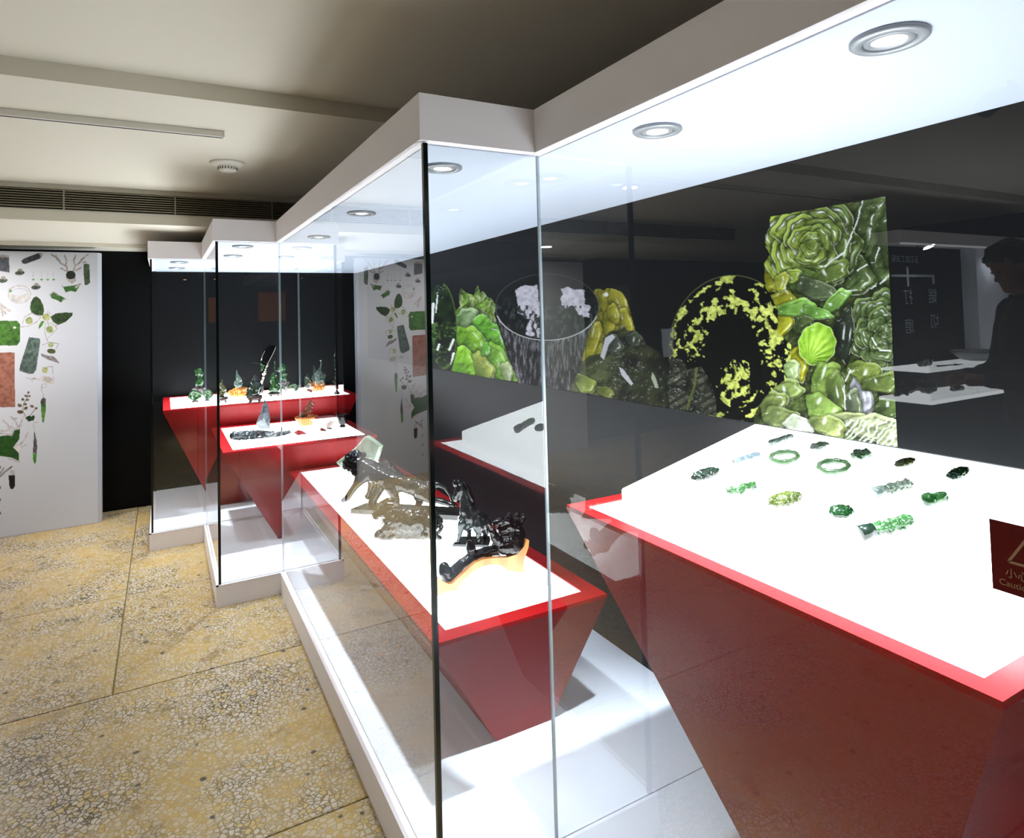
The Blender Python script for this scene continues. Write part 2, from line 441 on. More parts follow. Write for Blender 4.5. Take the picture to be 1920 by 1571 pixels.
# white floor boards of the case
g = .002; xi = .03
for n_, (x0, x1, y0, y1) in enumerate(((XA+xi, XW-.002, Y0+.01, Y1+.010), (XB+xi, XW-.002, Y1+.013, Y2-g), (XC+xi, XW-.002, Y2+xi, Y3-g), (XD+xi, XW-.002, Y3+xi, YW-.002))):
    box('floor_board', x0, x1, y0, y1, ZP-.0055, ZP, M_WHITE, case, .0006)
bm = bmesh.new()
# raised lip that holds the glass
lip = []
for (x0, y0, x1, y1) in ((XA, Y0, XA, Y1), (XB, Y1, XA, Y1), (XB, Y1, XB, Y2), (XC, Y2, XB, Y2), (XC, Y2, XC, Y3), (XD, Y3, XC, Y3), (XD, Y3, XD, YW-.002)):
    if x0 == x1: bbox(bm, x0, x0+.011, y0, y1, ZP-.0055, ZP)
    else: bbox(bm, x0, x1+.011, y0, y0+.011, ZP-.0055, ZP)
child(link('glazing_lip', bm_mesh('glazing_lip', bm), M_HEAD), case)
GO, GT = .013, .010
def pane(x0, x1, y0, y1, edges=()):
    p_ = box('glass_pane', x0, x1, y0, y1, ZP-.0055, ZH-.0035, M_GLASS, case)
    for (ex, ey, wx, wy, mm) in edges:
        e = box('polished_edge', ex-wx/2, ex+wx/2, ey-wy/2, ey+wy/2, ZP-.005, ZH-.0035, mm)
        e.parent = p_; e.matrix_parent_inverse = p_.matrix_basis.inverted() if False else Matrix.Identity(4)
    return p_
pane(XA+GO, XA+GO+GT, Y0+.02, Y1+GO-.001, [(XA+GO+GT/2, Y1+GO+GT/2, .007, .007, M_EDGE_GLINT)])
pane(XB+GO+GT+.003, XA+GO-.001, Y1+GO, Y1+GO+GT)
pane(XB+GO, XB+GO+GT, Y1+GO+GT+.003, Y2+GO-.001, [(XB+GO+GT/2, Y1+GO+GT/2, .012, .012, M_EDGE_D), (XB+GO+GT/2, Y2+GO+GT/2, .009, .009, M_EDGE_GLINT)])
pane(XC+GO+GT+.003, XB+GO-.001, Y2+GO, Y2+GO+GT)
pane(XC+GO, XC+GO+GT, Y2+GO+GT+.003, Y3+GO-.001, [(XC+GO+GT/2, Y2+GO+GT/2, .013, .013, M_EDGE_D), (XC+GO+GT/2, Y3+GO+GT/2, .010, .010, M_EDGE_GLINT)])
pane(XD+GO+GT+.003, XC+GO-.001, Y3+GO, Y3+GO+GT)
pane(XD+GO, XD+GO+GT, Y3+GO+GT+.003, YW-.002, [(XD+GO+GT/2, Y3+GO+GT/2, .012, .012, M_EDGE_D)])

# ---- recessed downlights in the header
def downlight(x, y, label, f=1., group='recessed downlights in the showcase header'):
    t = thing('recessed_downlight', label, 'downlight', (x, y, ZH-.003), 0, group)
    z = ZH-.0032
    lathe('trim_ring', [(.057, 0), (.058, -.005), (.054, -.0085), (.040, -.0085), (.0385, -.004), (.0385, 0)], M_STEEL, t, 40, (x, y, z))
    lathe('gimbal', [(.0365, 0), (.0365, -.006), (.027, -.0068), (.0255, -.003), (.0255, 0)], M_STEEL, t, 36, (x, y, z))
    lathe('bulb', [(.0252, -.0015), (.018, -.0045), (0, -.006)], M_BULB, t, 28, (x, y, z))
    ld = bpy.data.lights.new('lamp', 'AREA'); ld.shape = 'DISK'; ld.size = .05; ld.energy = DOWN_W*f; ld.color = (.86, .94, 1.0); ld.spread = math.radians(64)
    lo = bpy.data.objects.new('lamp', ld); COL.objects.link(lo); lo.location = (x, y, z-.011); child(lo, t)
for x, y, s in ((1.032, .584, 'nearest recessed downlight, above the caution sign'), (1.035, 1.136, 'recessed downlight above the jade bangles'),
                (.711, 1.686, 'recessed downlight just behind the dark glass corner above the ruyi sceptre'), (.714, 2.55, 'recessed downlight above the middle of the long red table'),
                (.715, 3.367, 'recessed downlight above the far end of the long red table'), (.402, 3.92, 'recessed downlight above the front of the jade boat table'),
                (.403, 4.509, 'recessed downlight above the back of the jade boat table'), (.100, 5.062, 'recessed downlight at the far corner, the one nearer the glass'),
                (.095, 5.606, 'recessed downlight closest to the black far wall'), (1.03, .03, 'recessed downlight outside the frame beyond the caution sign'), (1.03, -.52, 'recessed downlight at the near end of the showcase, out of frame')):
    downlight(x, y, s, .25 if y < .3 else (2.4 if y < 1.2 else (.55 if y < 2 else (.75 if y < 3.6 else .8))))

# ================================================================== RED TABLES WITH GLOWING TOPS
def table(label, rim, z, bot, rw, thick=.0):
    x0, x1, y0, y1 = rim; a0, a1, b0, b1 = bot
    t = thing('display_table', label, 'display table', ((a0+a1)/2, (b0+b1)/2, ZP), 0, 'red display tables with glowing tops')
    bm = bmesh.new(); zt = z-.012
    lo = [bm.verts.new(p) for p in ((a0, b0, ZP+.0003), (a1, b0, ZP+.0003), (a1, b1, ZP+.0003), (a0, b1, ZP+.0003))]
    hi = [bm.verts.new(p) for p in ((x0, y0, zt), (x1, y0, zt), (x1, y1, zt), (x0, y1, zt))]
    bm.faces.new(lo[::-1]); bm.faces.new(hi)
    for i in range(4): bm.faces.new((lo[i], lo[(i+1) % 4], hi[(i+1) % 4], hi[i]))
    child(link('body', bm_mesh('body', bm), M_RED), t)
    bm = bmesh.new()
    o4 = ((x0, y0), (x1, y0), (x1, y1), (x0, y1)); i4 = ((x0+rw, y0+rw), (x1-rw, y0+rw), (x1-rw, y1-rw), (x0+rw, y1-rw))
    V = [[bm.verts.new((*p, h)) for p in s] for s, h in ((o4, zt), (o4, z), (i4, z), (i4, zt))]
    for s in range(4):
        for i in range(4):
            j = (i+1) % 4; bm.faces.new((V[s][i], V[s][j], V[(s+1) % 4][j], V[(s+1) % 4][i]))
    child(link('rim', bm_mesh('rim', bm), M_RED), t)
    box('light_panel', x0+rw+.0005, x1-rw-.0005, y0+rw+.0005, y1-rw-.0005, zt+.0005, z-.004, M_LIGHT, t)
    return t
ZA, ZB, ZC, ZD = .98, .565, .73, .88
tA = table('nearest red table, with a raised glowing wedge of jade jewellery', (.951, XW-.004, .435, 1.449), ZA, (1.2, 1.42, .758, .968), .039)
# sloping glowing wedge that carries the jewellery
wx0, wx1, wy0, wy1, wz0, wz1 = 1.092, XW-.006, .4775, 1.391, 1.014, 1.133
bm = bmesh.new(); zb = ZA-.0035
A = [bm.verts.new((wx0, y, zb)) for y in (wy0, wy1)]; B = [bm.verts.new((wx1, y, zb)) for y in (wy0, wy1)]
C = [bm.verts.new((wx0, y, wz0)) for y in (wy0, wy1)]; D = [bm.verts.new((wx1, y, wz1)) for y in (wy0, wy1)]
for f in ((A[0], A[1], B[1], B[0]), (C[0], D[0], D[1], C[1]), (A[0], C[0], C[1], A[1]), (B[0], B[1], D[1], D[0]), (A[0], B[0], D[0], C[0]), (A[1], C[1], D[1], B[1])): bm.faces.new(f)
bmesh.ops.recalc_face_normals(bm, faces=bm.faces)
bmesh.ops.bevel(bm, geom=bm.edges[:], offset=.003, segments=2, affect='EDGES')
child(link('sloping_riser', bm_mesh('sloping_riser', bm), M_ACRYL), tA)
tB = table('long red table carrying the lion, the ox and the sceptre', (.669, 1.281, 1.725, 4.12), ZB, (.938, 1.148, 1.886, 3.9), .060)
tC = table('red table with the dark carved boat', (.30, 1.22, 4.09, 5.10), ZC, (.629, .86, 4.288, 4.7), .058)
tD = table('farthest red table, crowded with small jade carvings', (-.008, 1.38, 5.13, 6.03), ZD, (.32, 1.05, 5.3, 5.85), .05)

# ================================================================== PRINTS
def c5(x, y): return (780+x/3.142, 350+y/3.142)
def c6(x, y): return (1180+x/3.142, 340+y/3.142)
MS = 2.0; MU0, MV0, MU1, MV1 = 796, 362, 1694, 838
def paint_mural_canvas():
    """the print is a photograph of glossy carvings: petals are drawn back to front with the shine they were photographed with"""
    nv, nu = int((MV1-MV0)*MS), int((MU1-MU0)*MS)
    V, U = np.meshgrid(MV0+np.arange(nv)/MS, MU0+np.arange(nu)/MS, indexing='ij')
    col = np.zeros(U.shape+(3,))+col3((9, 10, 12)); rng = random.Random(5)
    n1 = fbm(U/14, V/14, 1); n2 = fbm(U/5, V/5, 2); n3 = fbm(U/34, V/34, 3); n4 = fbm(U/8, V/8, 9)
    white = col3((222, 226, 220)); LD = np.array((-.45, -.6, .66)); HD = np.array((-.28, -.42, .86))
    def lay(mask, c, t=1.):
        if c.ndim == 1: col[mask] = col[mask]*(1-t)+c*t
        else: col[mask] = col[mask]*(1-t)+c[mask]*t
    def shade(mask, h, lo, hi, t, spec=1., pw=60, sthr=.0):
        """glossy skin: colour ramp by t, light and shine from the bumps h (in px)"""
        nonlocal col
        ys, xs = np.where(mask.any(1))[0], np.where(mask.any(0))[0]
        if len(ys) == 0: return
        a, b, c, d = max(ys[0]-2, 0), ys[-1]+3, max(xs[0]-2, 0), xs[-1]+3
        hh = h[a:b, c:d]; gy, gx = np.gradient(hh, 1/MS); k = 1/np.sqrt(gx*gx+gy*gy+1)
        lam = np.clip((-gx*LD[0]-gy*LD[1]+LD[2])*k, 0, 1); sp = np.clip((-gx*HD[0]-gy*HD[1]+HD[2])*k, 0, 1)**pw
        base = cmix(col3(lo)+np.zeros(hh.shape+(3,)), col3(hi), t[a:b, c:d]); base = base*(.35+.85*lam)[..., None]
        base = cmix(base, white, np.clip(sp*1.6-.75, 0, 1)*spec)
        m = mask[a:b, c:d][..., None]; col[a:b, c:d] = np.where(m, base, col[a:b, c:d])
    def petal(cx, cy, rx, ry, ang, lo, hi, clip=None, amp=9, curl=5, seed=0, spec=1., wav=.10, edge=.25):
        R0 = 1.35*max(rx, ry); a = max(0, int((cy-R0-MV0)*MS)); b = min(nv, int((cy+R0-MV0)*MS)+1); c0 = max(0, int((cx-R0-MU0)*MS)); d = min(nu, int((cx+R0-MU0)*MS)+1)
        if b-a < 3 or d-c0 < 3: return
        w = (slice(a, b), slice(c0, d)); u, v = U[w], V[w]; cl = clip[w] if clip is not None else np.ones(u.shape, bool)
        c, s = math.cos(ang), math.sin(ang); x = ((u-cx)*c+(v-cy)*s)/rx; y = (-(u-cx)*s+(v-cy)*c)/ry
        th = np.arctan2(y, x); r = np.hypot(x, y)*(1+wav*np.sin(3*th+seed)+.7*wav*np.sin(5*th+1.7*seed)+.4*wav*np.sin(8*th+seed*2.3))
        m = (r < 1) & cl; sh = (r >= 1) & (r < 1.3) & cl
        sub = col[w]; sub = np.where(sh[..., None], sub*(1-.75*np.clip((1.3-r)/.3, 0, 1)**1.5)[..., None], sub)
        R = min(rx, ry)
        h = amp*np.sqrt(np.clip(1-r*r, 0, 1))*R/22+curl*np.exp(-((r-.80)/.13)**2)*(.6+.5*x)*R/22+(n3[w]-.5)*16*R/24+(n1[w]-.5)*5*R/24
        gy, gx = np.gradient(h, 1/MS); k = 1/np.sqrt(gx*gx+gy*gy+1)
        lam = np.clip((-gx*LD[0]-gy*LD[1]+LD[2])*k, 0, 1); sp = np.clip((-gx*HD[0]-gy*HD[1]+HD[2])*k, 0, 1)**70
        t = .42+.42*x+.35*(n1[w]-.5)+.25*(n3[w]-.5)+.18*(r**3)
        base = cmix(col3(lo)*.55+np.zeros(u.shape+(3,)), col3(hi), t)*(.30+.95*lam)[..., None]
        base = cmix(base, white, np.clip(sp*1.9-.95+.35*(n1[w]-.5), 0, .95)*spec)
        rs = math.sin(seed*12.9)*.9; hl = np.exp(-((r-.70+.10*n1[w])/.055)**2)*np.exp(-((np.abs(th)-abs(rs)*.5)/.35)**2)+.8*np.exp(-((x+.05-.3*rs)/.10)**2-((y-.45*rs)/.38)**2)*(n1[w] > .5)
        base = cmix(base, white, np.clip(hl*(.4+1.0*n1[w])-.15, 0, .85)*spec)
        base = cmix(base, col3((214, 222, 190)), ((r > .93) & (n1[w] > .47) & (x > -.2))*edge)
        col[w] = np.where(m[..., None], base, sub)
    # ---- yellow-green carving right of the cup
    m = inpoly(U, V, [c5(*p) for p in ((1040, 640), (1060, 605), (1085, 600), (1110, 612), (1130, 598), (1160, 600), (1185, 608), (1215, 620), (1245, 665), (1265, 730), (1280, 790), (1300, 860), (1240, 1000), (980, 1060), (1000, 900), (1030, 820), (1080, 720))])
    shade(m, (n1-.5)*16, (84, 86, 20), (158, 154, 44), n3*1.4-.1, .5)
    for q in ((1075, 660, 14, 22, .2), (1125, 660, 16, 26, 0), (1205, 700, 18, 34, -.35), (1150, 790, 14, 26, .2), (1240, 800, 14, 28, -.3), (1050, 900, 13, 36, .25), (1170, 750, 12, 20, -.3)): petal(*c5(q[0], q[1]), q[2], q[3], q[4], (88, 90, 20), (176, 170, 52), m, 8, 3, q[0], .8, .06, .1)
    lay(ellr(U, V, *c5(1125, 635), 4, 4) < 1, white, .7)
    # ---- cabbage
    m = inpoly(U, V, [c5(*p) for p in ((232, 735), (262, 705), (255, 640), (268, 598), (300, 625), (345, 640), (356, 600), (368, 580), (380, 620), (402, 618), (425, 650), (450, 660), (468, 690), (466, 760), (500, 860), (545, 1000), (608, 1150), (430, 1125), (212, 1085), (248, 950), (236, 830))])
    shade(m, (n1-.5)*18, (44, 70, 20), (130, 170, 60), n1*1.5-.2, .7)
    for k in range(26):
        x, y = rng.uniform(255, 470), rng.uniform(600, 800); petal(*c5(x, y), rng.uniform(3, 6), rng.uniform(7, 13), rng.uniform(-.5, .5), (58, 82, 30), (176, 200, 120), m, 8, 3, k, .9, .1, .4)
    petal(*c5(300, 790), 22, 26, .3, (70, 120, 50), (190, 214, 160), m, 9, 5, 2, 1.); petal(*c5(430, 900), 34, 44, -.5, (52, 120, 22), (120, 190, 60), m, 8, 4, 3, .9); petal(*c5(330, 930), 26, 40, -.5, (70, 130, 24), (140, 190, 56), m, 8, 4, 5, .9)
    petal(*c5(480, 1040), 22, 40, -.4, (60, 120, 26), (140, 190, 66), m, 8, 4, 7, 1.); petal(*c5(290, 1040), 24, 34, -.6, (84, 150, 20), (150, 206, 50), m, 6, 3, 8, .6); petal(*c5(400, 1060), 16, 30, -.5, (70, 110, 30), (180, 190, 90), m, 8, 4, 9, 1.); petal(*c5(415, 960), 9, 13, .2, (60, 130, 30), (130, 200, 80), m, 8, 3, 4, 1.)
    petal(*c5(540, 1090), 11, 20, -.2, (80, 110, 50), (190, 200, 150), m, 8, 3, 6, 1.)
    # ---- dark bangle at the left end
    r = ellr(U, V, *c5(160, 820), 27, 82, -.04); m = r < 1
    shade(m, 12*np.sqrt(np.clip(1-r*r, 0, 1))+(n1-.5)*8, (6, 12, 6), (38, 66, 22), n1*1.2-.4, 1., 90)
    lay(m & (r > .93) & (U > 832), col3((70, 92, 40)), .8); lay(m & (n2 > .62) & (V > c5(0, 800)[1]), col3((80, 110, 56)), .6)
    for q in ((105, 690, 98, 800, 5), (130, 640, 120, 740, 2.5), (200, 960, 225, 900, 4), (215, 1050, 226, 985, 6), (140, 930, 130, 960, 4)):
        lay(m & strokes(U, V, [c5(q[0], q[1]), c5(q[2], q[3])], q[4]), white, .85)
    # ---- cup
    body = inpoly(U, V, [c5(*p) for p in ((475, 720), (1080, 700), (1060, 790), (1020, 870), (990, 990), (905, 1200), (610, 1160), (560, 1010), (500, 830))])
    st = fbm(U/2.2, V/13, 21); lit = np.clip((c5(700, 0)[0]-U)/70, 0, 1)
    lay(body, cmix(col3((20, 20, 22))+0*col, col3((142, 140, 148)), (st-.52)*2.0+.28*lit+.05)); lay(body & (U > c5(860, 0)[0]) & (n2 > .62), col3((60, 76, 52)), .4)
    r = ellr(U, V, *c5(776, 710), 97.5, 62.5, .0); m = r < 1
    sp = fbm(U/5, V/9, 23); lay(m, cmix(col3((6, 7, 9))+0*col, col3((74, 88, 86)), (sp-.55)*2.2*np.clip((V-c5(0, 640)[1])/30, 0, 1)))
    for P_, k in ((((595, 610), (640, 580), (722, 585), (735, 890), (650, 870), (668, 790), (600, 740)), 0), (((858, 600), (900, 595), (1000, 612), (998, 690), (1032, 710), (1030, 770), (980, 770), (930, 700), (862, 725)), 0)):
        w_ = (n4-.5)*9; mk = inpoly(U+w_, V+(n1-.5)*9, [c5(*p) for p in P_]); dk = (sp > .56) & (V > c5(0, 700)[1])
        lay(m & mk & ~dk, cmix(col3((128, 126, 132))+0*col, col3((190, 186, 196)), n2*1.3))
    lay((r > .98) & (r < 1.0) & (V > c5(0, 760)[1]), col3((200, 202, 198)), .85); lay((r > .988) & (r < 1.0) & (V < c5(0, 760)[1]), col3((84, 86, 88)), .8)
    # ---- domed stone with carved lines
    m = inpoly(U, V, [c5(*p) for p in ((905, 1200), (950, 1110), (985, 1030), (1030, 995), (1095, 985), (1108, 890), (1150, 850), (1190, 845), (1222, 815), (1250, 845), (1300, 850), (1345, 890), (1360, 930), (1430, 970), (1470, 1020), (1495, 1070), (1500, 1180), (1490, 1300), (1180, 1250))])
    arcs = ellr(U, V, *c5(1290, 1260), 78, 92); arc2 = ellr(U, V, *c5(1120, 1300), 66, 84)
    lf = np.clip((c5(1230, 0)[0]-U)/40, 0, 1)
    shade(m, 26*np.sqrt(np.clip(1.2-arcs**2, 0, 2))+(n3-.5)*30+(n1-.5)*8+.9*np.sin(arcs*34)*(1-lf)+2.6*np.sin(arc2*22)*lf, (22, 24, 20), (84, 90, 56), n3*.9-.2+.5*lf, .45, 40)
    for q in ((1000, 1160, 24, 15, .6, (70, 88, 26), (160, 176, 84)), (1120, 1210, 18, 10, .4, (64, 78, 26), (150, 160, 80)), (1160, 930, 20, 18, .2, (30, 34, 30), (90, 96, 84)), (1290, 900, 16, 14, .2, (24, 28, 24), (80, 88, 70))): petal(*c5(q[0], q[1]), *q[2:5], q[5], q[6], m, 8, 4, q[0], 1., .08, .15)
    lay(m & inpoly(U, V, [c5(*p) for p in ((1120, 890), (1160, 868), (1180, 885), (1140, 930), (1112, 1020), (1090, 1000))]), col3((190, 190, 196)), .75)
    lay(m & inpoly(U, V, [c5(*p) for p in ((1200, 1060), (1230, 1080), (1285, 1160), (1270, 1170), (1215, 1110))]), col3((196, 194, 202)), .8)
    lay(m & inpoly(U, V, [c5(*p) for p in ((1395, 1090), (1415, 1120), (1435, 1185), (1415, 1185), (1392, 1130))]), col3((190, 200, 176)), .6)
    # ---- speckled bowl
    cx, cy = c6(610, 985); r = ellr(U, V, cx, cy, 119, 138, .05); m = r < 1; th = np.arctan2(V-cy, U-cx)
    lay(m, col3((7, 8, 7)))
    sp = fbm(th*9+.5*n1, r*15+.7*n4, 41, 5); inner = ellr(U, V, *c6(640, 1190), 40, 46)
    band = np.exp(-((r-.62)/.15)**2)*np.clip((c6(0, 1110)[1]-V)/35, 0, 1)+.75*np.exp(-((r-.93)/.06)**2)+.9*(inner < 1)*np.clip(1.3-inner, 0, 1)+.6*np.exp(-((r-.75)/.1)**2)*np.clip((U-cx-25)/40, 0, 1)
    k = (sp > .74-.28*np.clip(band, 0, 1)) & (band > .18); lay(m & k, cmix(col3((96, 108, 34))+0*col, col3((200, 208, 108)), n2*1.7-.25))
    lay((r > .988) & (r < 1) & (V < c6(0, 1100)[1]), col3((74, 80, 50)), .9)
    lay(inpoly(U, V, [c6(*p) for p in ((192, 868), (300, 866), (290, 1035), (205, 1035))]) & (r > .93), col3((80, 82, 84)), .6)
    m = inpoly(U, V, [c6(*p) for p in ((250, 1040), (320, 1050), (345, 1110), (430, 1090), (480, 1180), (515, 1270), (520, 1385), (240, 1340), (228, 1200))])
    shade(m, 10*np.abs(np.sin(U/15+.5+2*n1))+4*np.sin((U*.6+V)/2.6)*(n1 > .5)+(n4-.5)*6, (20, 22, 18), (110, 114, 92), n1*.9-.25, 1., 30)
    lay(m & strokes(U, V, [c6(400, 1100), c6(390, 1200), c6(345, 1340)], 5), col3((92, 100, 50)), .7)
    # ---- tall rose carving with a cut right edge
    m = inpoly(U+(n4-.5)*5, V+(n1-.5)*5, [c6(*p) for p in ((836, 208), (1515, 88), (1640, 1600), (735, 1420), (752, 1350), (790, 1290), (860, 1215), (930, 1170), (915, 1090), (960, 1040), (955, 960), (900, 905), (868, 895), (885, 820), (880, 770), (845, 690), (815, 650), (798, 560), (800, 480), (835, 430), (806, 390), (803, 320), (836, 270))])
    m &= (V > c6(0, 208)[1]-(U-c6(836, 0)[0])*.176) & (U < c6(1518, 0)[0]+(V-c6(0, 88)[1])*.0555)
    shade(m, (n3-.5)*30+(n1-.5)*16, (20, 26, 14), (92, 108, 50), n3*1.3-.25, .8)
    def tone(x): return min(1, max(0, (x-900)/420))
    def mixc(a, b, t): return tuple(int(p+(q-p)*t) for p, q in zip(a, b))
    def P6(x, y, rx, ry, ang, seed, lo=None, hi=None, spec=1., amp=9, curl=6, wav=.09):
        t = tone(x); lo = lo or mixc((74, 92, 26), (30, 42, 22), t); hi = hi or mixc((164, 186, 72), (94, 114, 62), t)
        petal(*c6(x, y), rx/3.142, ry/3.142, ang, lo, hi, m, amp, curl, seed, spec, wav)
    # back petals
    for q in ((850, 330, 75, 130, .1), (850, 545, 70, 120, -.1), (1440, 230, 110, 170, .4), (1480, 480, 110, 150, .2), (1330, 560, 120, 120, .3), (1560, 330, 80, 200, 0), (940, 720, 110, 60, .5), (905, 840, 60, 95, .5)): P6(*q, q[0], (104, 110, 16) if q[0] < 960 else None, (180, 180, 48) if q[0] < 960 else None)
    def bloom(cx, cy, rx, ry, ph, seed):
        for ring, (n_, rad, sx, sy) in enumerate(((6, .66, .52, .40), (5, .50, .46, .36), (4, .33, .38, .32), (3, .20, .30, .26), (2, .09, .20, .17))):
            for k in range(n_):
                a = ph+ring*1.1+2*PI*k/n_; x, y = cx+rx*rad*math.cos(a), cy+ry*rad*math.sin(a)
                P6(x, y, rx*sy, rx*sx, a, seed+ring*10+k, curl=9)
        P6(cx+8, cy+6, rx*.13, rx*.11, .4, seed+77, curl=3)
    bloom(1075, 370, 285, 270, .3, 1)
    bloom(1490, 900, 190, 290, .8, 40)
    for q in ((1060, 590, 150, 70, .25, (40, 56, 26), (112, 138, 66)), (960, 560, 60, 44, -.3, None, None), (1200, 540, 120, 60, -.5, None, None), (1110, 640, 130, 60, .3, (40, 50, 32), (100, 116, 80)), (1000, 750, 120, 55, -.05, (66, 108, 30), (150, 200, 96)), (1220, 710, 110, 42, -.75, (60, 96, 30), (140, 186, 90)), (1110, 775, 90, 36, .2, (60, 100, 30), (130, 180, 84)), (905, 590, 40, 60, .3, (120, 130, 30), (176, 184, 70)), (1040, 850, 70, 60, .2, (40, 52, 26), (90, 110, 60)), (1270, 900, 60, 160, .1, (12, 16, 12), (44, 52, 40)), (1000, 1070, 66, 110, .1, (110, 112, 14), (176, 176, 40)), (960, 1110, 50, 70, -.3, (120, 150, 70), (190, 210, 150))):
        P6(q[0], q[1], q[2], q[3], q[4], q[0]+1, q[5], q[6])
    # fan-shaped leaf
    fx, fy = c6(1112, 960); r = ellr(U, V, fx, fy, 35, 40, .2)*(1+.03*np.sin(9*np.arctan2(V-fy, U-fx))); fan = np.sin(np.arctan2(V-c6(0, 1050)[1], U-c6(1060, 0)[0])*22)
    lay((r > 1) & (r < 1.15) & m, col3((10, 14, 8)), .6); shade(m & (r < 1), 10*np.sqrt(np.clip(1-r*r, 0, 1))+.7*fan+(n1-.5)*5, (112, 156, 36), (166, 204, 80), 1-r+.2*fan, .6); lay(m & (r > .955) & (r < 1.), col3((196, 216, 140)), .5)
    for q in ((1160, 1180, 80, 130, .3, (60, 84, 28), (150, 178, 84)), (1230, 1240, 60, 120, -.2, None, None), (1140, 1330, 110, 70, .5, (70, 100, 34), (156, 184, 92)), (930, 1230, 100, 66, -.2, (80, 98, 44), (146, 164, 92)), (850, 1310, 90, 80, -.4, (70, 84, 42), (136, 150, 84)), (900, 1390, 120, 60, .1, (62, 74, 40), (130, 144, 84)), (1000, 1430, 90, 50, .2, (120, 130, 100), (214, 218, 200)), (1380, 1240, 60, 130, -.25, (84, 84, 86), (186, 184, 192)), (1330, 1320, 50, 100, -.2, (50, 58, 44), (120, 130, 100)), (1400, 1130, 110, 70, .4, (60, 74, 28), (136, 152, 72)), (1500, 1190, 120, 60, -.1, (54, 68, 30), (120, 138, 70)), (1540, 1330, 90, 70, .1, (40, 52, 26), (104, 124, 66)), (1300, 1420, 140, 60, .1, (96, 106, 56), (190, 196, 140)), (1450, 1450, 160, 80, .15, (104, 112, 70), (200, 206, 160)), (1180, 1440, 110, 60, .3, (80, 94, 44), (160, 172, 100)), (1560, 1500, 110, 70, .1, (96, 104, 64), (190, 196, 150))):
        P6(q[0], q[1], q[2], q[3], q[4], q[0]+3, q[5], q[6])
    lay(m & inpoly(U, V, [c6(*p) for p in ((1468, 1236), (1580, 1262), (1582, 1286), (1470, 1272))]), col3((10, 12, 12)), .95)
    lay(m & (V > c6(0, 1400)[1]) & (U > c6(1280, 0)[0]) & (np.abs(np.sin((U+V)/4.2+5*n1)) > .88), white, .5)
    for pts, wd in ((((1380, 120), (1340, 260), (1270, 420), (1160, 500)), 2.5), (((1500, 130), (1440, 200), (1420, 330)), 2.2), (((1480, 390), (1450, 470), (1350, 520)), 2.2), (((910, 560), (925, 640), (960, 690)), 2), (((1540, 560), (1420, 640), (1280, 640)), 2), (((1440, 920), (1470, 990), (1550, 1000)), 2.5), (((1310, 1110), (1270, 1200), (1280, 1340)), 2)):
        lay(m & strokes(U+(n4-.5)*6, V+(n1-.5)*6, [c6(*p) for p in pts], wd) & (n4 > .40), white, .7)
    return col
_canvas = paint_mural_canvas()
def paint_mural(U, V):
    x = np.clip((U-MU0)*MS, 0, _canvas.shape[1]-1.001); y = np.clip((V-MV0)*MS, 0, _canvas.shape[0]-1.001); i, j = x.astype(int), y.astype(int); f, g = (x-i)[..., None], (y-j)[..., None]
    return (_canvas[j, i]*(1-f)+_canvas[j, i+1]*f)*(1-g)+(_canvas[j+1, i]*(1-f)+_canvas[j+1, i+1]*f)*g
us = np.concatenate([np.linspace(796, 1692, 600)])
ya = np.array([at(u, 760, 0, XW-.004).y for u in us]); ya[-1] = .952
ya = ya[ya >= .952]
za = np.linspace(1.134, 1.776, 330)
YY, ZZ = np.meshgrid(ya, za, indexing='ij'); UU, VV = project(XW, YY, ZZ)
mcol = paint_mural(UU, VV)
PM = np.stack([np.full(YY.shape, XW-.004), YY, ZZ], -1)
mural = link('mural_print', ink_grid('mural_print', PM, mcol, print_mat('mural ink', .45, .12), flip=True))
tag(mural, 'wide mural print of giant jade roses, bowl, cup and cabbage on the black wall', 'mural')
mt = bmesh.new(); bbox(mt, XW-.0035, XW-.0005, Y0+.05, 5.7, 1.134, ZH-.0035)
child(link('backing_board', bm_mesh('backing_board', mt), M_BLACK), mural)

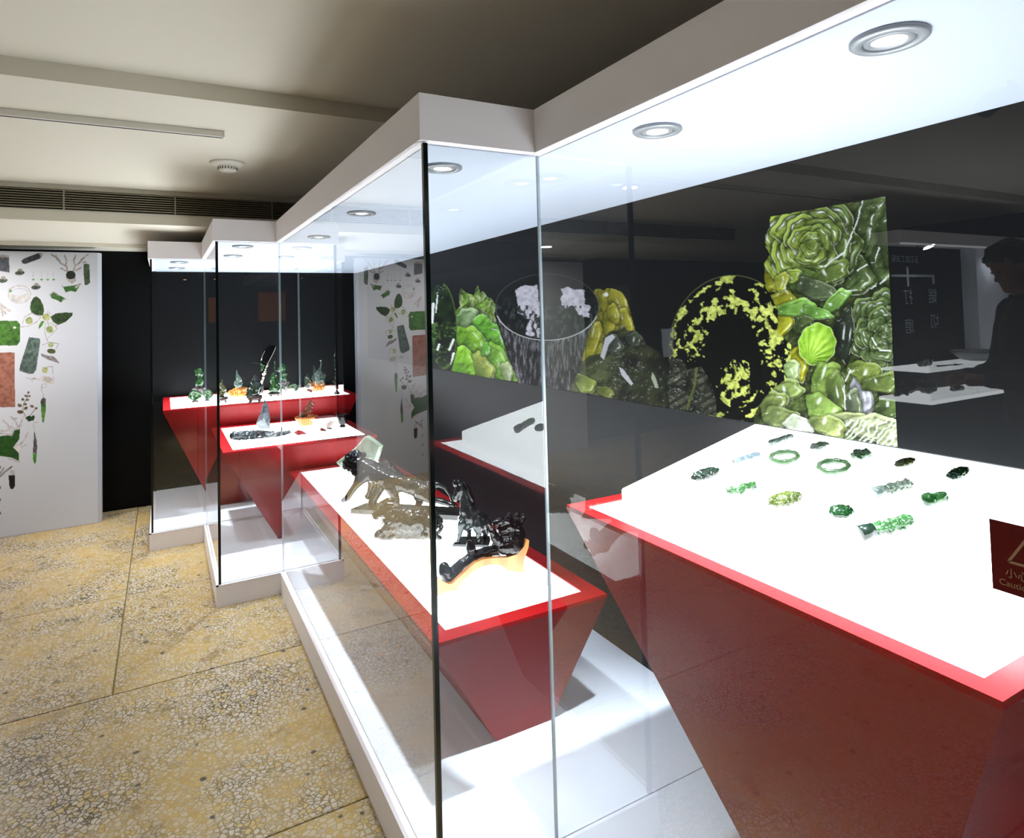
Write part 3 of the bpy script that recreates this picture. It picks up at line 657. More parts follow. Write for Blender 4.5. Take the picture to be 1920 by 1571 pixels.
# ---- freestanding white panel printed with jade pieces
PX0, PX1, PY0, PY1, PZ = -2.3, -.421, 5.766, 5.86, 2.05
pan = thing('exhibit_panel', 'tall freestanding white panel printed with small jade and silver pieces', 'panel', (-1.3, 5.81, 0))
prism('board', [(PX0, PY0), (PX1-.022, PY0), (PX1, PY0+.022), (PX1, PY1), (PX0, PY1)], .0005, PZ, mat('panel white', srgb(192, 195, 205), .55), pan)
def paint_panel(U, V):
    base = col3((192, 195, 205)); col = np.zeros(U.shape+(3,))+base
    n1 = fbm(U/5, V/5, 71); n2 = fbm(U/2.2, V/2.2, 72)
    G1, G2 = (18, 52, 14), (58, 110, 30); SV, SV2 = (120, 110, 108), (190, 182, 180); DK, DK2 = (16, 18, 22), (62, 66, 76)
    def f(mask, a, b, t=1.):
        nonlocal col
        c = cmix(col3(a)+0*col, col3(b), n1*1.6-.3); col = np.where(mask[..., None], cmix(col, c, np.zeros(U.shape)+t), col)
    A = lambda x, y: (x/5.61, 460+y/5.61)
    B = lambda x, y: (x/5.415, 720+y/5.415)
    def E(q, cx, cy, rx, ry, ang, a, b, t=1.):
        s = 5.61 if q is A else 5.415; f(ellr(U, V, *q(cx, cy), rx/s, ry/s, ang) < 1, a, b, t)
    def P(q, pts, a, b, t=1.): f(inpoly(U, V, [q(*p) for p in pts]), a, b, t)
    def S(q, pts, wd, a=SV, b=SV2, t=.85): s = 5.61 if q is A else 5.415; f(strokes(U, V, [q(*p) for p in pts], wd/s), a, b, t)
    def O(q, cx, cy, rx, ry, wd, ang=0, a=SV, b=SV2):
        s = 5.61 if q is A else 5.415; r = ellr(U, V, *q(cx, cy), rx/s, ry/s, ang); f((r < 1) & (r > 1-wd/rx), a, b, .85)
    P(A, ((-60, 95), (95, 105), (100, 285), (60, 280), (-60, 260)), (40, 44, 54), (84, 88, 98)); P(A, ((-60, 95), (95, 105), (95, 130), (-60, 125)), SV, SV2)
    P(A, ((225, 160), (260, 135), (400, 82), (440, 80), (445, 115), (420, 140), (270, 195), (235, 190)), DK, DK2); P(A, ((410, 82), (465, 80), (440, 125), (425, 120)), SV, SV2)
    for cx, cy in ((208, 290), (30, 370), (378, 440)):
        E(A, cx, cy, 50, 24, -.1, (30, 40, 34), (70, 84, 70)); E(A, cx+5, cy-22, 26, 24, 0, (90, 84, 80), (150, 144, 140)); E(A, cx, cy-4, 18, 14, 0, (20, 26, 22), (50, 60, 50))
    for x in (345, 432, 497, 560): S(A, ((x-4, 270), (x+6, 285), (x, 340)), 6, SV, SV2, .55); E(A, x+5, 360, 15, 8, 0, (50, 120, 40), (90, 160, 70))
    # antlers
    for pts in (((540, 95), (610, 140), (640, 190), (700, 220), (715, 290)), ((600, 150), (590, 110)), ((680, 110), (700, 160), (690, 210)), ((640, 240), (690, 265), (720, 285)), ((925, 95), (860, 150), (830, 190), (790, 215), (770, 280)), ((870, 180), (900, 175)), ((795, 110), (775, 160), (785, 200)), ((850, 235), (800, 265))): S(A, pts, 18, (110, 100, 98), (176, 164, 160), .95)
    P(A, ((690, 330), (800, 330), (800, 370), (760, 405), (720, 380)), SV, SV2); E(A, 745, 312, 50, 45, 0, (8, 12, 8), (24, 34, 20))
    P(A, ((880, 200), (905, 190), (940, 200), (948, 390), (920, 420), (890, 415), (880, 300)), (26, 40, 22), (76, 96, 66))
    P(A, ((640, 415), (670, 435), (780, 420), (845, 402), (830, 440), (800, 490), (740, 480), (690, 495), (670, 450)), (26, 66, 20), (70, 120, 46)); S(A, ((800, 440), (845, 405)), 22)
    P(A, ((525, 510), (560, 485), (620, 520), (690, 560), (640, 600), (600, 575), (540, 555)), (22, 60, 18), (60, 110, 40)); S(A, ((520, 520), (560, 490), (620, 525)), 14); S(A, ((650, 575), (700, 568)), 8)
    O(A, 205, 515, 122, 98, 9); O(A, 205, 520, 100, 70, 6); P(A, ((100, 510), (200, 530), (310, 500), (290, 580), (200, 605), (120, 580)), (150, 144, 140), (206, 202, 200), .7); S(A, ((90, 465), (170, 425), (230, 430)), 8); E(A, 110, 480, 18, 14, 0, (60, 120, 50), (90, 150, 80))
    S(A, ((-20, 600), (40, 650), (100, 690)), 26); S(A, ((-20, 620), (20, 690), (30, 740)), 20); S(A, ((10, 640), (60, 720)), 14)
    # butterfly and flowers of jade
    P(A, ((315, 660), (325, 600), (350, 550), (385, 535), (425, 570), (455, 630), (465, 690), (450, 735), (390, 735), (330, 705)), (10, 28, 8), (46, 84, 22))
    P(A, ((530, 750), (590, 715), (690, 705), (765, 710), (760, 740), (690, 805), (610, 838), (560, 805)), (10, 26, 10), (48, 80, 26))
    P(A, ((435, 795), (470, 795), (440, 850), (405, 882), (410, 840)), (40, 90, 20), (84, 140, 44)); E(A, 485, 755, 42, 36, .5, (120, 126, 70), (176, 176, 120)); S(A, ((500, 730), (505, 690)), 8); S(A, ((515, 735), (525, 705)), 8); S(A, ((490, 780), (510, 830)), 18)
    for pts in (((430, 750), (330, 715), (260, 750), (235, 830)), ((430, 755), (380, 810), (300, 850), (205, 858)), ((260, 750), (320, 720)), ((480, 810), (468, 900), (500, 1010)), ((520, 810), (590, 860), (600, 880), (540, 940), (490, 990)), ((540, 810), (600, 850))): S(A, pts, 8, (130, 120, 110), (180, 172, 164), .9)
    for cx, cy, r in ((307, 792, 38), (524, 884, 38), (535, 1045, 27), (474, 1312, 32)): E(A, cx, cy, r, r, 0, (110, 124, 66), (176, 180, 130))
    P(A, ((-220, 795), (180, 792), (212, 830), (212, 1010), (180, 1052), (-220, 1058)), (22, 58, 12), (70, 122, 34)); E(A, 155, 865, 16, 10, 0, (190, 196, 190), (210, 214, 210))
    P(A, ((305, 965), (415, 978), (425, 1010), (380, 1310), (350, 1350), (300, 1350), (205, 1320), (210, 1270), (260, 1110)), (44, 60, 56), (94, 112, 106)); S(A, ((330, 1010), (360, 1100), (300, 1120)), 10, (110, 124, 120), (130, 144, 140), .6)
    S(A, ((445, 1050), (520, 1018), (620, 1035), (580, 1100)), 9); E(A, 540, 1113, 45, 26, .15, (20, 34, 12), (84, 96, 40)); P(A, ((425, 1135), (500, 1160), (560, 1165), (600, 1200), (628, 1243), (560, 1220), (490, 1195), (440, 1165)), (80, 72, 72), (150, 140, 142))
    S(A, ((440, 1285), (550, 1272), (560, 1400), (575, 1445)), 8); P(A, ((400, 1410), (450, 1375), (520, 1380), (575, 1430), (560, 1455), (480, 1450), (440, 1415)), (150, 142, 138), (200, 194, 190)); S(A, ((280, 1395), (330, 1405), (380, 1405), (420, 1410)), 9)
    S(A, ((345, 1435), (330, 1405), (370, 1392)), 8)
    P(A, ((-250, 1130), (155, 1126), (158, 1700), (-250, 1710)), (112, 66, 54), (158, 104, 88))
    # lower pieces
    O(B, 448, 18, 28, 22, 8); S(B, ((425, 20), (420, 60), (440, 100), (442, 150)), 10); P(B, ((415, 160), (440, 135), (465, 150), (465, 210), (412, 205)), (50, 44, 40), (110, 100, 94)); P(B, ((415, 200), (465, 195), (467, 260), (445, 395), (430, 385), (418, 280)), (30, 80, 16), (92, 140, 56))
    S(B, ((290, 75), (280, 130), (240, 200), (230, 270), (260, 330)), 9, (90, 74, 56), (140, 120, 100)); S(B, ((370, 240), (330, 290), (300, 330)), 9, (90, 74, 56), (140, 120, 100))
    for cx, cy, rx, ry, a in ((290, 85, 12, 10, 0), (262, 120, 16, 10, .3), (300, 122, 12, 10, 0), (232, 156, 16, 14, .5), (280, 160, 18, 10, -.2), (200, 217, 24, 17, .3), (258, 205, 16, 12, -.5), (262, 245, 22, 15, -.7), (205, 283, 34, 18, 0), (325, 225, 20, 14, .4), (368, 245, 14, 12, 0)): E(B, cx, cy, rx, ry, a, (50, 40, 26), (110, 90, 70))
    P(B, ((255, 345), (290, 320), (320, 330), (340, 312), (356, 335), (340, 370), (290, 380)), (10, 30, 10), (40, 70, 30))
    S(B, ((375, 390), (345, 388), (338, 410), (352, 480), (356, 520)), 7); P(B, ((348, 470), (372, 570), (378, 640), (372, 705), (334, 700), (340, 600)), (44, 40, 42), (104, 98, 100)); P(B, ((332, 705), (374, 705), (368, 780), (354, 818), (338, 780)), (40, 110, 20), (84, 156, 50))
    P(B, ((-220, 470), (0, 530), (130, 515), (145, 470), (205, 455), (195, 560), (135, 640), (190, 700), (195, 780), (110, 745), (0, 730), (-220, 700)), (16, 56, 14), (40, 84, 26))
    for pts in (((-100, 440), (0, 470), (60, 480), (110, 430), (150, 460), (230, 420)), ((30, 370), (80, 410), (100, 470)), ((110, 330), (160, 380), (180, 430)), ((170, 350), (130, 350)), ((240, 330), (210, 400), (190, 440)), ((140, 640), (210, 610), (250, 560), (285, 490)), ((200, 690), (220, 640), (265, 615)), ((0, 500), (120, 520), (130, 470)), ((90, 760), (200, 790))): S(B, pts, 16, (140, 130, 134), (200, 194, 196), .9)
    P(B, ((135, 645), (180, 620), (220, 650), (195, 690)), (190, 184, 186), (216, 212, 212)); S(B, ((0, 940), (50, 890), (120, 840)), 20, (80, 70, 66), (150, 138, 132)); S(B, ((0, 910), (40, 850)), 14, (80, 70, 66), (150, 138, 132))
    P(B, ((88, 925), (152, 925), (150, 1040), (130, 1068), (105, 1062), (92, 1020)), (6, 7, 10), (20, 22, 28)); P(B, ((105, 880), (150, 870), (152, 922), (105, 922)), (150, 150, 156), (196, 196, 204))
    for cy in (845, 1050, 1175, 1310): E(B, 0, cy, 10, 18, 0, (50, 60, 40), (110, 110, 96))
    return col
xs = np.concatenate([np.linspace(-1.75, -1.15, 90), np.linspace(-1.146, PX1-.024, 250)]); zs = np.linspace(.004, PZ-.004, 640)
XX, ZZ = np.meshgrid(xs, zs, indexing='ij'); UU, VV = project(XX, PY0, ZZ)
PP = np.stack([XX, np.full(XX.shape, PY0-.0008), ZZ], -1)
child(link('printed_sheet', ink_grid('printed_sheet', PP, paint_panel(UU, VV), print_mat('panel ink', .55), flip=False)), pan)

# ---- red caution sign stuck on the near glass
sx = XA+GO-.0012
sg = thing('caution_sign', 'dark red square caution sign stuck on the near glass', 'sign', (sx, .372, 1.146))
box('plate', sx-.0008, sx, .331, .413, 1.146, 1.231, M_SIGN, sg)
def wall_text(txt, size, m, parent, o3, ex, ez, align='LEFT'):
    cu = bpy.data.curves.new('text', 'FONT'); cu.body = txt; cu.size = size; cu.align_x = align; cu.extrude = .0002
    t = bpy.data.objects.new('tmp', cu); COL.objects.link(t)
    dg = bpy.context.evaluated_depsgraph_get(); me = bpy.data.meshes.new_from_object(t.evaluated_get(dg)); bpy.data.objects.remove(t)
    ex, ez = Vector(ex), Vector(ez); n = ex.cross(ez)
    for v in me.vertices: v.co = Vector(o3)+ex*v.co.x+ez*v.co.y+n*v.co.z
    me.materials.clear(); me.update()
    o = link('lettering', me, m); child(o, parent); return o
ox = sx-.0012
wall_text('小心', .0125, M_SIGNW, sg, (ox, .3985, 1.1665), (0, -1, 0), (0, 0, 1))
wall_text('Caution', .0105, M_SIGNW, sg, (ox, .4055, 1.1545), (0, -1, 0), (0, 0, 1))
def flatbar(name, a, b, wd, m, parent):
    a, b = Vector(a), Vector(b); d = (b-a).normalized(); n = Vector((-1, 0, 0)); s = d.cross(n)*wd/2
    return plate(name, [a-s, b-s, b+s, a+s], .0004, m, parent)
ta, tb, tc_ = (ox, .372, 1.2215), (ox, .3945, 1.1845), (ox, .3495, 1.1845)
for a, b in ((ta, tb), (tb, tc_), (tc_, ta)): flatbar('triangle_side', a, b, .003, M_SIGNW, sg)
flatbar('exclamation_bar', (ox, .372, 1.2095), (ox, .372, 1.1955), .003, M_SIGNW, sg); flatbar('exclamation_dot', (ox, .372, 1.1925), (ox, .372, 1.1895), .003, M_SIGNW, sg)

# ================================================================== JADE JEWELLERY ON THE WEDGE
_sl = Vector((wx1-wx0, 0, wz1-wz0)).normalized(); WN = Vector((-_sl.z, 0, _sl.x)); WPT = Vector((wx0, 0, wz0))
def onw(u, v): return atplane(u, v, WPT, WN)
def jade(name, c1, c2, c3=None, tr=.06, ro=.16):
    dk = lambda c: tuple(.30*k for k in srgb(*c))
    return mat('jade '+name, dk(c1), ro, trans=tr, var=[dk(c2)]+([dk(c3)] if c3 else []), scale=45, coat=.1)
J_DK = jade('dark', (16, 30, 22), (44, 66, 52), (30, 40, 44)); J_GR = jade('green', (22, 70, 26), (70, 128, 66), (130, 170, 120))
J_OL = jade('olive', (52, 66, 24), (104, 120, 54), (150, 160, 90)); J_PALE = jade('pale', (120, 144, 132), (168, 186, 178), (110, 130, 120))
J_BLUE = jade('icy', (140, 162, 178), (190, 206, 218), (150, 130, 100)); J_SAGE = jade('sage', (84, 104, 84), (150, 166, 144), (120, 136, 116))
J_DEEP = jade('deep', (12, 48, 20), (36, 88, 40)); J_BROWN = jade('brown', (58, 52, 22), (100, 112, 50))
def pendant(label, p0, p1, wid, m, thick=.6, amp=.006, seed=0, name='jade_pendant', kind='leaf', cat='pendant'):
    a, b = onw(*p0), onw(*p1); ex = (b-a).normalized(); ey = WN.cross(ex); L = (b-a).length; c = (a+b)/2
    t = thing(name, label, cat, tuple(c), 0, 'jade jewellery on the glowing wedge')
    wid *= 1.5; amp *= .55; L *= 1.06; h = wid*thick/2
    P = lambda x, y, z: c+ex*x+ey*y+WN*(z+h*1.0+.002)
    rot = Matrix((ex, ey, WN)).transposed()
    ch, el = [], []
    if kind == 'leaf': el = [(P(0, 0, 0), (L/2, wid/2, h), rot)]; ch = [[(P(-.3*L, wid*.1, h*.5), h*.5), (P(.25*L, -wid*.1, h*.6), h*.45)]]
    if kind == 'dragon':
        pts = [(P((-.45+.9*k/6)*L, wid*.22*math.sin(k*2.1+seed), h*.3*math.cos(k*1.7)), wid*(.33+.09*math.sin(k*2.7+seed))) for k in range(7)]; ch = [pts]
    if kind == 'gourd': ch = [[(P(-.3*L, 0, 0), wid*.42), (P(.02*L, 0, 0), wid*.3), (P(.25*L, .1*wid, 0), wid*.34)], [(P(.05*L, .2*wid, .2*h), wid*.2), (P(.47*L, .25*wid, 0), wid*.13)]]
    if kind == 'tube': ch = [[(P(-.47*L, 0, 0), wid*.42), (P(.47*L, 0, 0), wid*.38)]]; el = [(P((-.2+.16*k)*L, wid*.12*(-1)**k, h*.35), (wid*.3, wid*.3, h*.8), rot) for k in range(5)]
    if kind == 'flower':
        el = [(P(.33*L*math.cos(k*1.257+.4), .34*wid*math.sin(k*1.257+.4), 0), (.24*L, .26*wid, h*.9), rot) for k in range(5)]+[(P(0, 0, h*.4), (.16*L, .18*wid, h*.8), rot)]
    o = blob('carved_body', ch, wid/17, m, t, amp, 150, 2, el, seed)
    return t
pendant('pale grey-green jade tube farthest back on the wedge', (1447, 836), (1484, 824), .016, J_PALE, seed=1, kind='tube', amp=.003)
pendant('icy blue-white jade tube at the left of the first bangle', (1381, 872), (1421, 859), .017, J_BLUE, seed=2, kind='tube', amp=.003)
pendant('flat sage jade pendant behind the two bangles', (1520, 848), (1556, 839), .022, J_SAGE, seed=3)
pendant('small green jade flower to the right of the second bangle', (1600, 865), (1633, 857), .026, J_GR, seed=4, kind='flower')
pendant('brownish-olive jade oval in the back row', (1680, 882), (1716, 869), .021, J_BROWN, seed=5, amp=.003)
pendant('deep green carved jade pod farthest to the right', (1780, 906), (1816, 887), .022, J_DEEP, seed=6)
pendant('almost black carved jade oval farthest to the left', (1298, 908), (1350, 890), .030, J_DK, seed=7, amp=.008)
pendant('twisted green jade dragon left of the big olive leaf', (1373, 931), (1420, 915), .020, J_GR, seed=8, kind='dragon')
pendant('large olive jade leaf in front of the first bangle', (1443, 957), (1505, 940), .033, J_OL, seed=9, amp=.008)
pendant('gourd-shaped green jade near the front right', (1735, 950), (1782, 943), .026, J_GR, seed=10, kind='gourd', amp=.004)
pendant('smooth round dark green jade medallion', (1557, 974), (1603, 970), .030, J_DEEP, seed=11, amp=.004)
def seal(label, p0, p1, wid, m, m2, seed):
    a, b = onw(*p0), onw(*p1); ex = (b-a).normalized(); ey = WN.cross(ex); L = (b-a).length; c = (a+b)/2
    t = thing('jade_seal', label, 'seal', tuple(c), 0, 'jade jewellery on the glowing wedge'); wid *= 1.25; h = wid/2
    P = lambda x, y, z: c+ex*x+ey*y+WN*(z+h+.001)
    tube('polished_end', [P(-L/2, 0, 0), P(-L/2+.001, 0, 0), P(-L*.24, 0, 0)], [h*.9, h, h], m2, t, 20)
    ch = [[(P((-.24+.72*k/9)*L, h*.15*math.sin(k*1.9+seed), h*.12*math.cos(k*2.3)), h*(.86+.16*math.sin(k*2.4+seed))) for k in range(10)]]
    blob('carved_grip', ch, wid/18, m, t, .004, 160, 2, (), seed)
seal('long sage jade seal with a carved grip, back right', (1640, 937), (1708, 918), .021, J_SAGE, J_PALE, 1)
seal('long green jade seal at the front edge of the wedge', (1615, 1015), (1706, 989), .024, J_GR, J_DK, 4)
def bangle(label, u, v, ul, ur):
    c = onw(u, v); R = (onw(ur, v)-onw(ul, v)).length/2; r = .0064
    t = thing('jade_bangle', label, 'bangle', tuple(c), 0, 'jade jewellery on the glowing wedge')
    ex = Vector((0, 1, 0)); ey = WN.cross(ex); bm = bmesh.new(); rings = []; n, k = 64, 14
    for i in range(n):
        a = 2*PI*i/n; d = ex*math.cos(a)+ey*math.sin(a); rr = r*(1+.10*math.sin(9*a))
        rings.append([bm.verts.new(c+WN*(r*1.25+.001)+d*(R-r+rr*math.cos(2*PI*j/k))+WN*(rr*1.15*math.sin(2*PI*j/k))) for j in range(k)])
    for i in range(n):
        for j in range(k): bm.faces.new((rings[i][j], rings[(i+1) % n][j], rings[(i+1) % n][(j+1) % k], rings[i][(j+1) % k]))
    child(link('ring', bm_mesh('ring', bm, True), jade('bangle', (70, 120, 60), (124, 164, 112), (180, 198, 180))), t)
bangle('green jade bangle on the left, below the pale tube', 1472, 863, 1442, 1502)
bangle('green jade bangle on the right, beside the jade flower', 1564, 881, 1531, 1598)

# ================================================================== SCULPTURES ON THE LONG TABLE
ZBL = ZB-.004
class Frame:
    """upright frame on a table: left and right foot of a carving as seen, plus the drawing scale of its sketch"""
    def __init__(s, A, B, z, sk):
        s.sk = sk; s.A, s.B = A, B
        a, b = at(*sk(*A), 2, z), at(*sk(*B), 2, z); s.a, s.b = a, b; s.ex = (b-a).normalized(); s.ez = Vector((0, 0, 1)); s.ey = s.ez.cross(s.ex); s.z = z
    def pt(s, x, y, d=0.):
        """point over the base line, at sketch position (x, y), pushed back by d metres"""
        u, v = s.sk(x, y); n = np.array(s.ey); q = atplane(u, v, s.a+s.ey*d, n); return q
    def px(s, x, y):                      # metres per sketch unit there
        q = s.pt(x, y); r = s.pt(x+4, y); return (r-q).length/4
kA = lambda x, y: (630+x/7.481, 810+y/7.481)      # sketch scale of the lion and ox
kB = lambda x, y: (800+x/6.286, 870+y/6.286)      # sketch scale of the horse and sceptre
def stone(name, c1, c2, c3, tr, ro=.2): 
    dk = lambda c: tuple(.13*k for k in srgb(*c))
    return mat('stone '+name, dk(c1), ro, trans=tr, ior=1.45, var=[dk(c2), dk(c3)], scale=9)
S_LION = stone('smoky', (58, 60, 54), (104, 104, 92), (120, 122, 114), .06); S_HEAD = stone('smoky dark', (26, 30, 32), (50, 56, 58), (70, 78, 78), .2)
S_OX = stone('smoky brown', (66, 64, 54), (104, 102, 90), (112, 112, 104), .06); S_HORSE = stone('dark clear', (22, 32, 34), (70, 84, 86), (120, 140, 142), .1)
S_BLACK = mat('black jade', srgb(7, 8, 9), .2, spec=.35)
S_SHARD = mat('shard green', srgb(150, 172, 150), .08, trans=.75, ior=1.4, var=[srgb(190, 206, 186)], scale=18, bump=.4, bscale=40)
M_PINE = wood_mat('honey wood', srgb(168, 104, 48), srgb(184, 120, 62), 3); M_DWOOD = wood_mat('dark wood', srgb(34, 20, 16), srgb(60, 36, 28)); M_ORANGE = wood_mat('orange wood', srgb(160, 84, 22), srgb(206, 132, 50))

F = Frame((250, 1118), (1740, 1215), ZBL, kA)
lion = thing('lion_figurine', 'smoky jade lion striding on a flat stone base, tail arched', 'figurine', tuple((F.a+F.b)/2), 0)
def chF(F, pts, d=0.):
    out = []
    for q in pts:
        dd = q[3] if len(q) > 3 else d
        out.append((F.pt(q[0], q[1], dd), q[2]*F.px(q[0], q[1])))
    return out
D1 = .03
# base slab
bpts = [F.a-F.ey*.03, F.b-F.ey*.03, F.b+F.ey*.09-F.ex*.01, F.a+F.ey*.09+F.ex*.03]
pl = plate('base', [p+Vector((0, 0, .0006)) for p in bpts], .022, S_LION, lion)
blob('body', [chF(F, ((330, 470, 120), (480, 540, 140), (640, 620, 140), (820, 690, 120), (1000, 740, 118), (1180, 790, 128), (1290, 810, 112)), D1),
              chF(F, ((420, 600, 90, .0), (360, 640, 85, -.005), (270, 760, 52, -.01), (200, 860, 46, -.012), (150, 935, 42, -.015), (105, 955, 40, -.02))),
              chF(F, ((520, 640, 90, .06), (500, 780, 58, .06), (470, 880, 44, .06), (440, 900, 42, .055))),
              chF(F, ((640, 760, 70, .05), (590, 860, 52, .05), (530, 940, 60, .05), (500, 1040, 70, .05))),
              chF(F, ((760, 780, 80, .0), (830, 900, 60, .0), (850, 1010, 50, .0), (850, 1060, 46, .0))),
              chF(F, ((1200, 860, 90, .0), (1300, 940, 56, .0), (1440, 960, 44, .0), (1560, 1000, 44, .0), (1640, 1030, 40, .0))),
              chF(F, ((1150, 870, 80, .06), (1180, 960, 54, .06), (1150, 1040, 50, .06), (1160, 1090, 50, .06))),
              chF(F, ((1310, 740, 60, .03), (1440, 730, 34, .03), (1540, 790, 32, .03), (1610, 880, 30, .03), (1640, 980, 30, .03), (1680, 1040, 30, .03)))],
     .0048, S_LION, lion, .003, 30, 3, seed=3, flat=ZBL+.001)
blob('mane_head', [chF(F, ((230, 380, 112), (250, 460, 110), (330, 440, 100)), .02), chF(F, ((150, 430, 60), (130, 480, 46)), .01), chF(F, ((390, 300, 30), (410, 320, 26)), .05), chF(F, ((360, 640, 60), (300, 560, 80)), .0), chF(F, ((240, 320, 60), (300, 300, 50)), .03)], .0045, S_HEAD, lion, .007, 60, 1, seed=5)
for dx_ in (0, 38): lathe('eye', [(0, -.003), (.003, 0), (0, .003)], S_BLACK, lion, 10, tuple(F.pt(180+dx_, 385, -.045)))

# crystal shard behind the lion
Fs = Frame((60, 560), (520, 700), ZBL, kA)
sh = thing('crystal_shard', 'rough pale green jade slab standing behind the lion head', 'stone slab', tuple((Fs.a+Fs.b)/2))
bm = bmesh.new(); rp = ((190, 600), (20, 450), (0, 425), (190, 285), (300, 190), (408, 60), (520, 130), (606, 200), (560, 320), (525, 420), (420, 560))
f0 = [bm.verts.new(Fs.pt(x, y, .0)) for x, y in rp]; f1 = [bm.verts.new(Fs.pt(x+random.uniform(-8, 8), y+random.uniform(-8, 8), .0)+Fs.ey*.03) for x, y in rp]
bm.faces.new(f0); bm.faces.new(f1[::-1])
for i in range(len(rp)): bm.faces.new((f0[i], f0[(i+1) % len(rp)], f1[(i+1) % len(rp)], f1[i]))
zmin = min(v.co.z for v in bm.verts)
for v in bm.verts: v.co.z += (ZBL+.001-zmin) if v.co.z < zmin+.004 else 0
child(link('slab', bm_mesh('slab', bm), S_SHARD), sh)
# low dark carving behind the lion
Fr = Frame((640, 660), (1010, 700), ZBL, kA)
rt = thing('reclining_beast', 'low dark jade beast lying behind the lion back', 'figurine', tuple((Fr.a+Fr.b)/2+Fr.ey*.12))
blob('body', [[(Fr.pt(640, 470, .12), .035), (Fr.pt(720, 480, .12), .04), (Fr.pt(800, 540, .12), .034), (Fr.pt(880, 590, .12), .022), (Fr.pt(930, 600, .12), .016)], [(Fr.pt(700, 560, .12), .04), (Fr.pt(800, 610, .12), .04), (Fr.pt(900, 660, .12), .03)], [(Fr.pt(700, 640, .12), .045), (Fr.pt(860, 680, .12), .04)]], .006, S_HEAD, rt, .008, 50, 3, seed=8, flat=ZBL+.001)

F = Frame((540, 1515), (1470, 1545), ZBL, kA)
ox_ = thing('ox_figurine', 'smoky brown jade ox lying down with folded legs, in front of the lion', 'figurine', tuple((F.a+F.b)/2))
blob('body', [chF(F, ((820, 1240, 190), (980, 1230, 205), (1150, 1240, 205), (1300, 1270, 180), (1370, 1310, 150)), .05),
              chF(F, ((800, 1380, 130), (1000, 1400, 140), (1250, 1400, 140)), .05),
              chF(F, ((800, 1160, 130), (720, 1120, 112), (650, 1120, 100), (590, 1150, 78), (560, 1170, 62)), .03),
              chF(F, ((760, 1330, 95), (680, 1400, 80), (600, 1440, 74), (600, 1460, 60)), .0), chF(F, ((600, 1455, 60), (700, 1470, 58), (770, 1475, 46)), -.005),
              chF(F, ((1340, 1340, 100), (1280, 1440, 74), (1230, 1460, 62)), .0), chF(F, ((1240, 1460, 56), (1420, 1470, 56), (1450, 1475, 46)), -.005)],
     .005, S_OX, ox_, .006, 45, 3, seed=11, flat=ZBL+.001)
tube('horn', [F.pt(700, 1040, .01), F.pt(640, 990, .01), F.pt(720, 955, .01), F.pt(830, 970, .01), F.pt(860, 1000, .01)], [.010, .012, .011, .008, .003], S_OX, ox_, 10)
tube('horn', [F.pt(720, 1030, .06), F.pt(690, 980, .07), F.pt(770, 940, .08), F.pt(860, 950, .08)], [.009, .010, .009, .003], S_OX, ox_, 10)
blob('ear', [chF(F, ((800, 1060, 34), (880, 1080, 24)), .0)], .004, S_OX, ox_)
for x, y in ((660, 1075), (600, 1085)): lathe('eye', [(0, -.0035), (.0035, 0), (0, .0035)], S_BLACK, ox_, 10, tuple(F.pt(x, y, -.012)))
tube('tail', [F.pt(1440, 1250, .03), F.pt(1490, 1330, .0), F.pt(1440, 1420, -.02)], [.008, .007, .008], S_OX, ox_, 8)

F = Frame((315, 955), (745, 955), ZBL, kB)
horse = thing('horse_figurine', 'dark clear jade colt standing with pricked ears, behind the sceptre', 'figurine', tuple((F.a+F.b)/2))
plate('base', [p+Vector((0, 0, .0006)) for p in (F.a-F.ey*.02, F.b-F.ey*.03, F.b+F.ey*.08, F.a+F.ey*.07+F.ex*.02)], .010, S_HEAD, horse)
blob('body', [chF(F, ((400, 270, 52), (370, 330, 54), (345, 385, 40), (335, 410, 34)), .02),
              chF(F, ((415, 290, 55), (445, 380, 62), (465, 470, 80), (480, 550, 100), (520, 610, 118), (580, 640, 120), (630, 660, 100), (650, 700, 86)), .03),
              chF(F, ((450, 640, 80), (470, 720, 70)), .03),
              chF(F, ((420, 700, 56, .0), (395, 790, 34, .0), (385, 860, 28, .0), (372, 920, 28, .0))), chF(F, ((500, 720, 50, .05), (500, 800, 34, .05), (500, 880, 27, .05), (490, 930, 28, .05))),
              chF(F, ((600, 720, 74, .0), (620, 800, 44, .0), (605, 870, 28, .0), (615, 930, 28, .0))), chF(F, ((660, 730, 66, .06), (700, 810, 40, .06), (680, 870, 27, .06), (690, 930, 28, .06)))],
     .0038, S_HORSE, horse, .0018, 60, 2, seed=14, flat=ZBL+.001)
for x0, x1, d in ((350, 325, .0), (395, 372, .035)): tube('ear', [F.pt(x0, 260, d), F.pt(x1+6, 215, d), F.pt(x1, 185, d)], [.010, .009, .002], S_HORSE, horse, 8)
tube('tail', [F.pt(700, 660, .03), F.pt(740, 720, .03), F.pt(735, 800, .03)], [.010, .012, .004], S_HORSE, horse, 8)
for x in (352, 392): lathe('eye', [(0, -.003), (.003, 0), (0, .003)], S_BLACK, horse, 10, tuple(F.pt(x, 325, -.018)))
tube('mane', [F.pt(430, 215, .03), F.pt(480, 290, .035), F.pt(520, 390, .035), F.pt(560, 480, .035)], [.008, .012, .012, .006], S_BLACK, horse, 8)

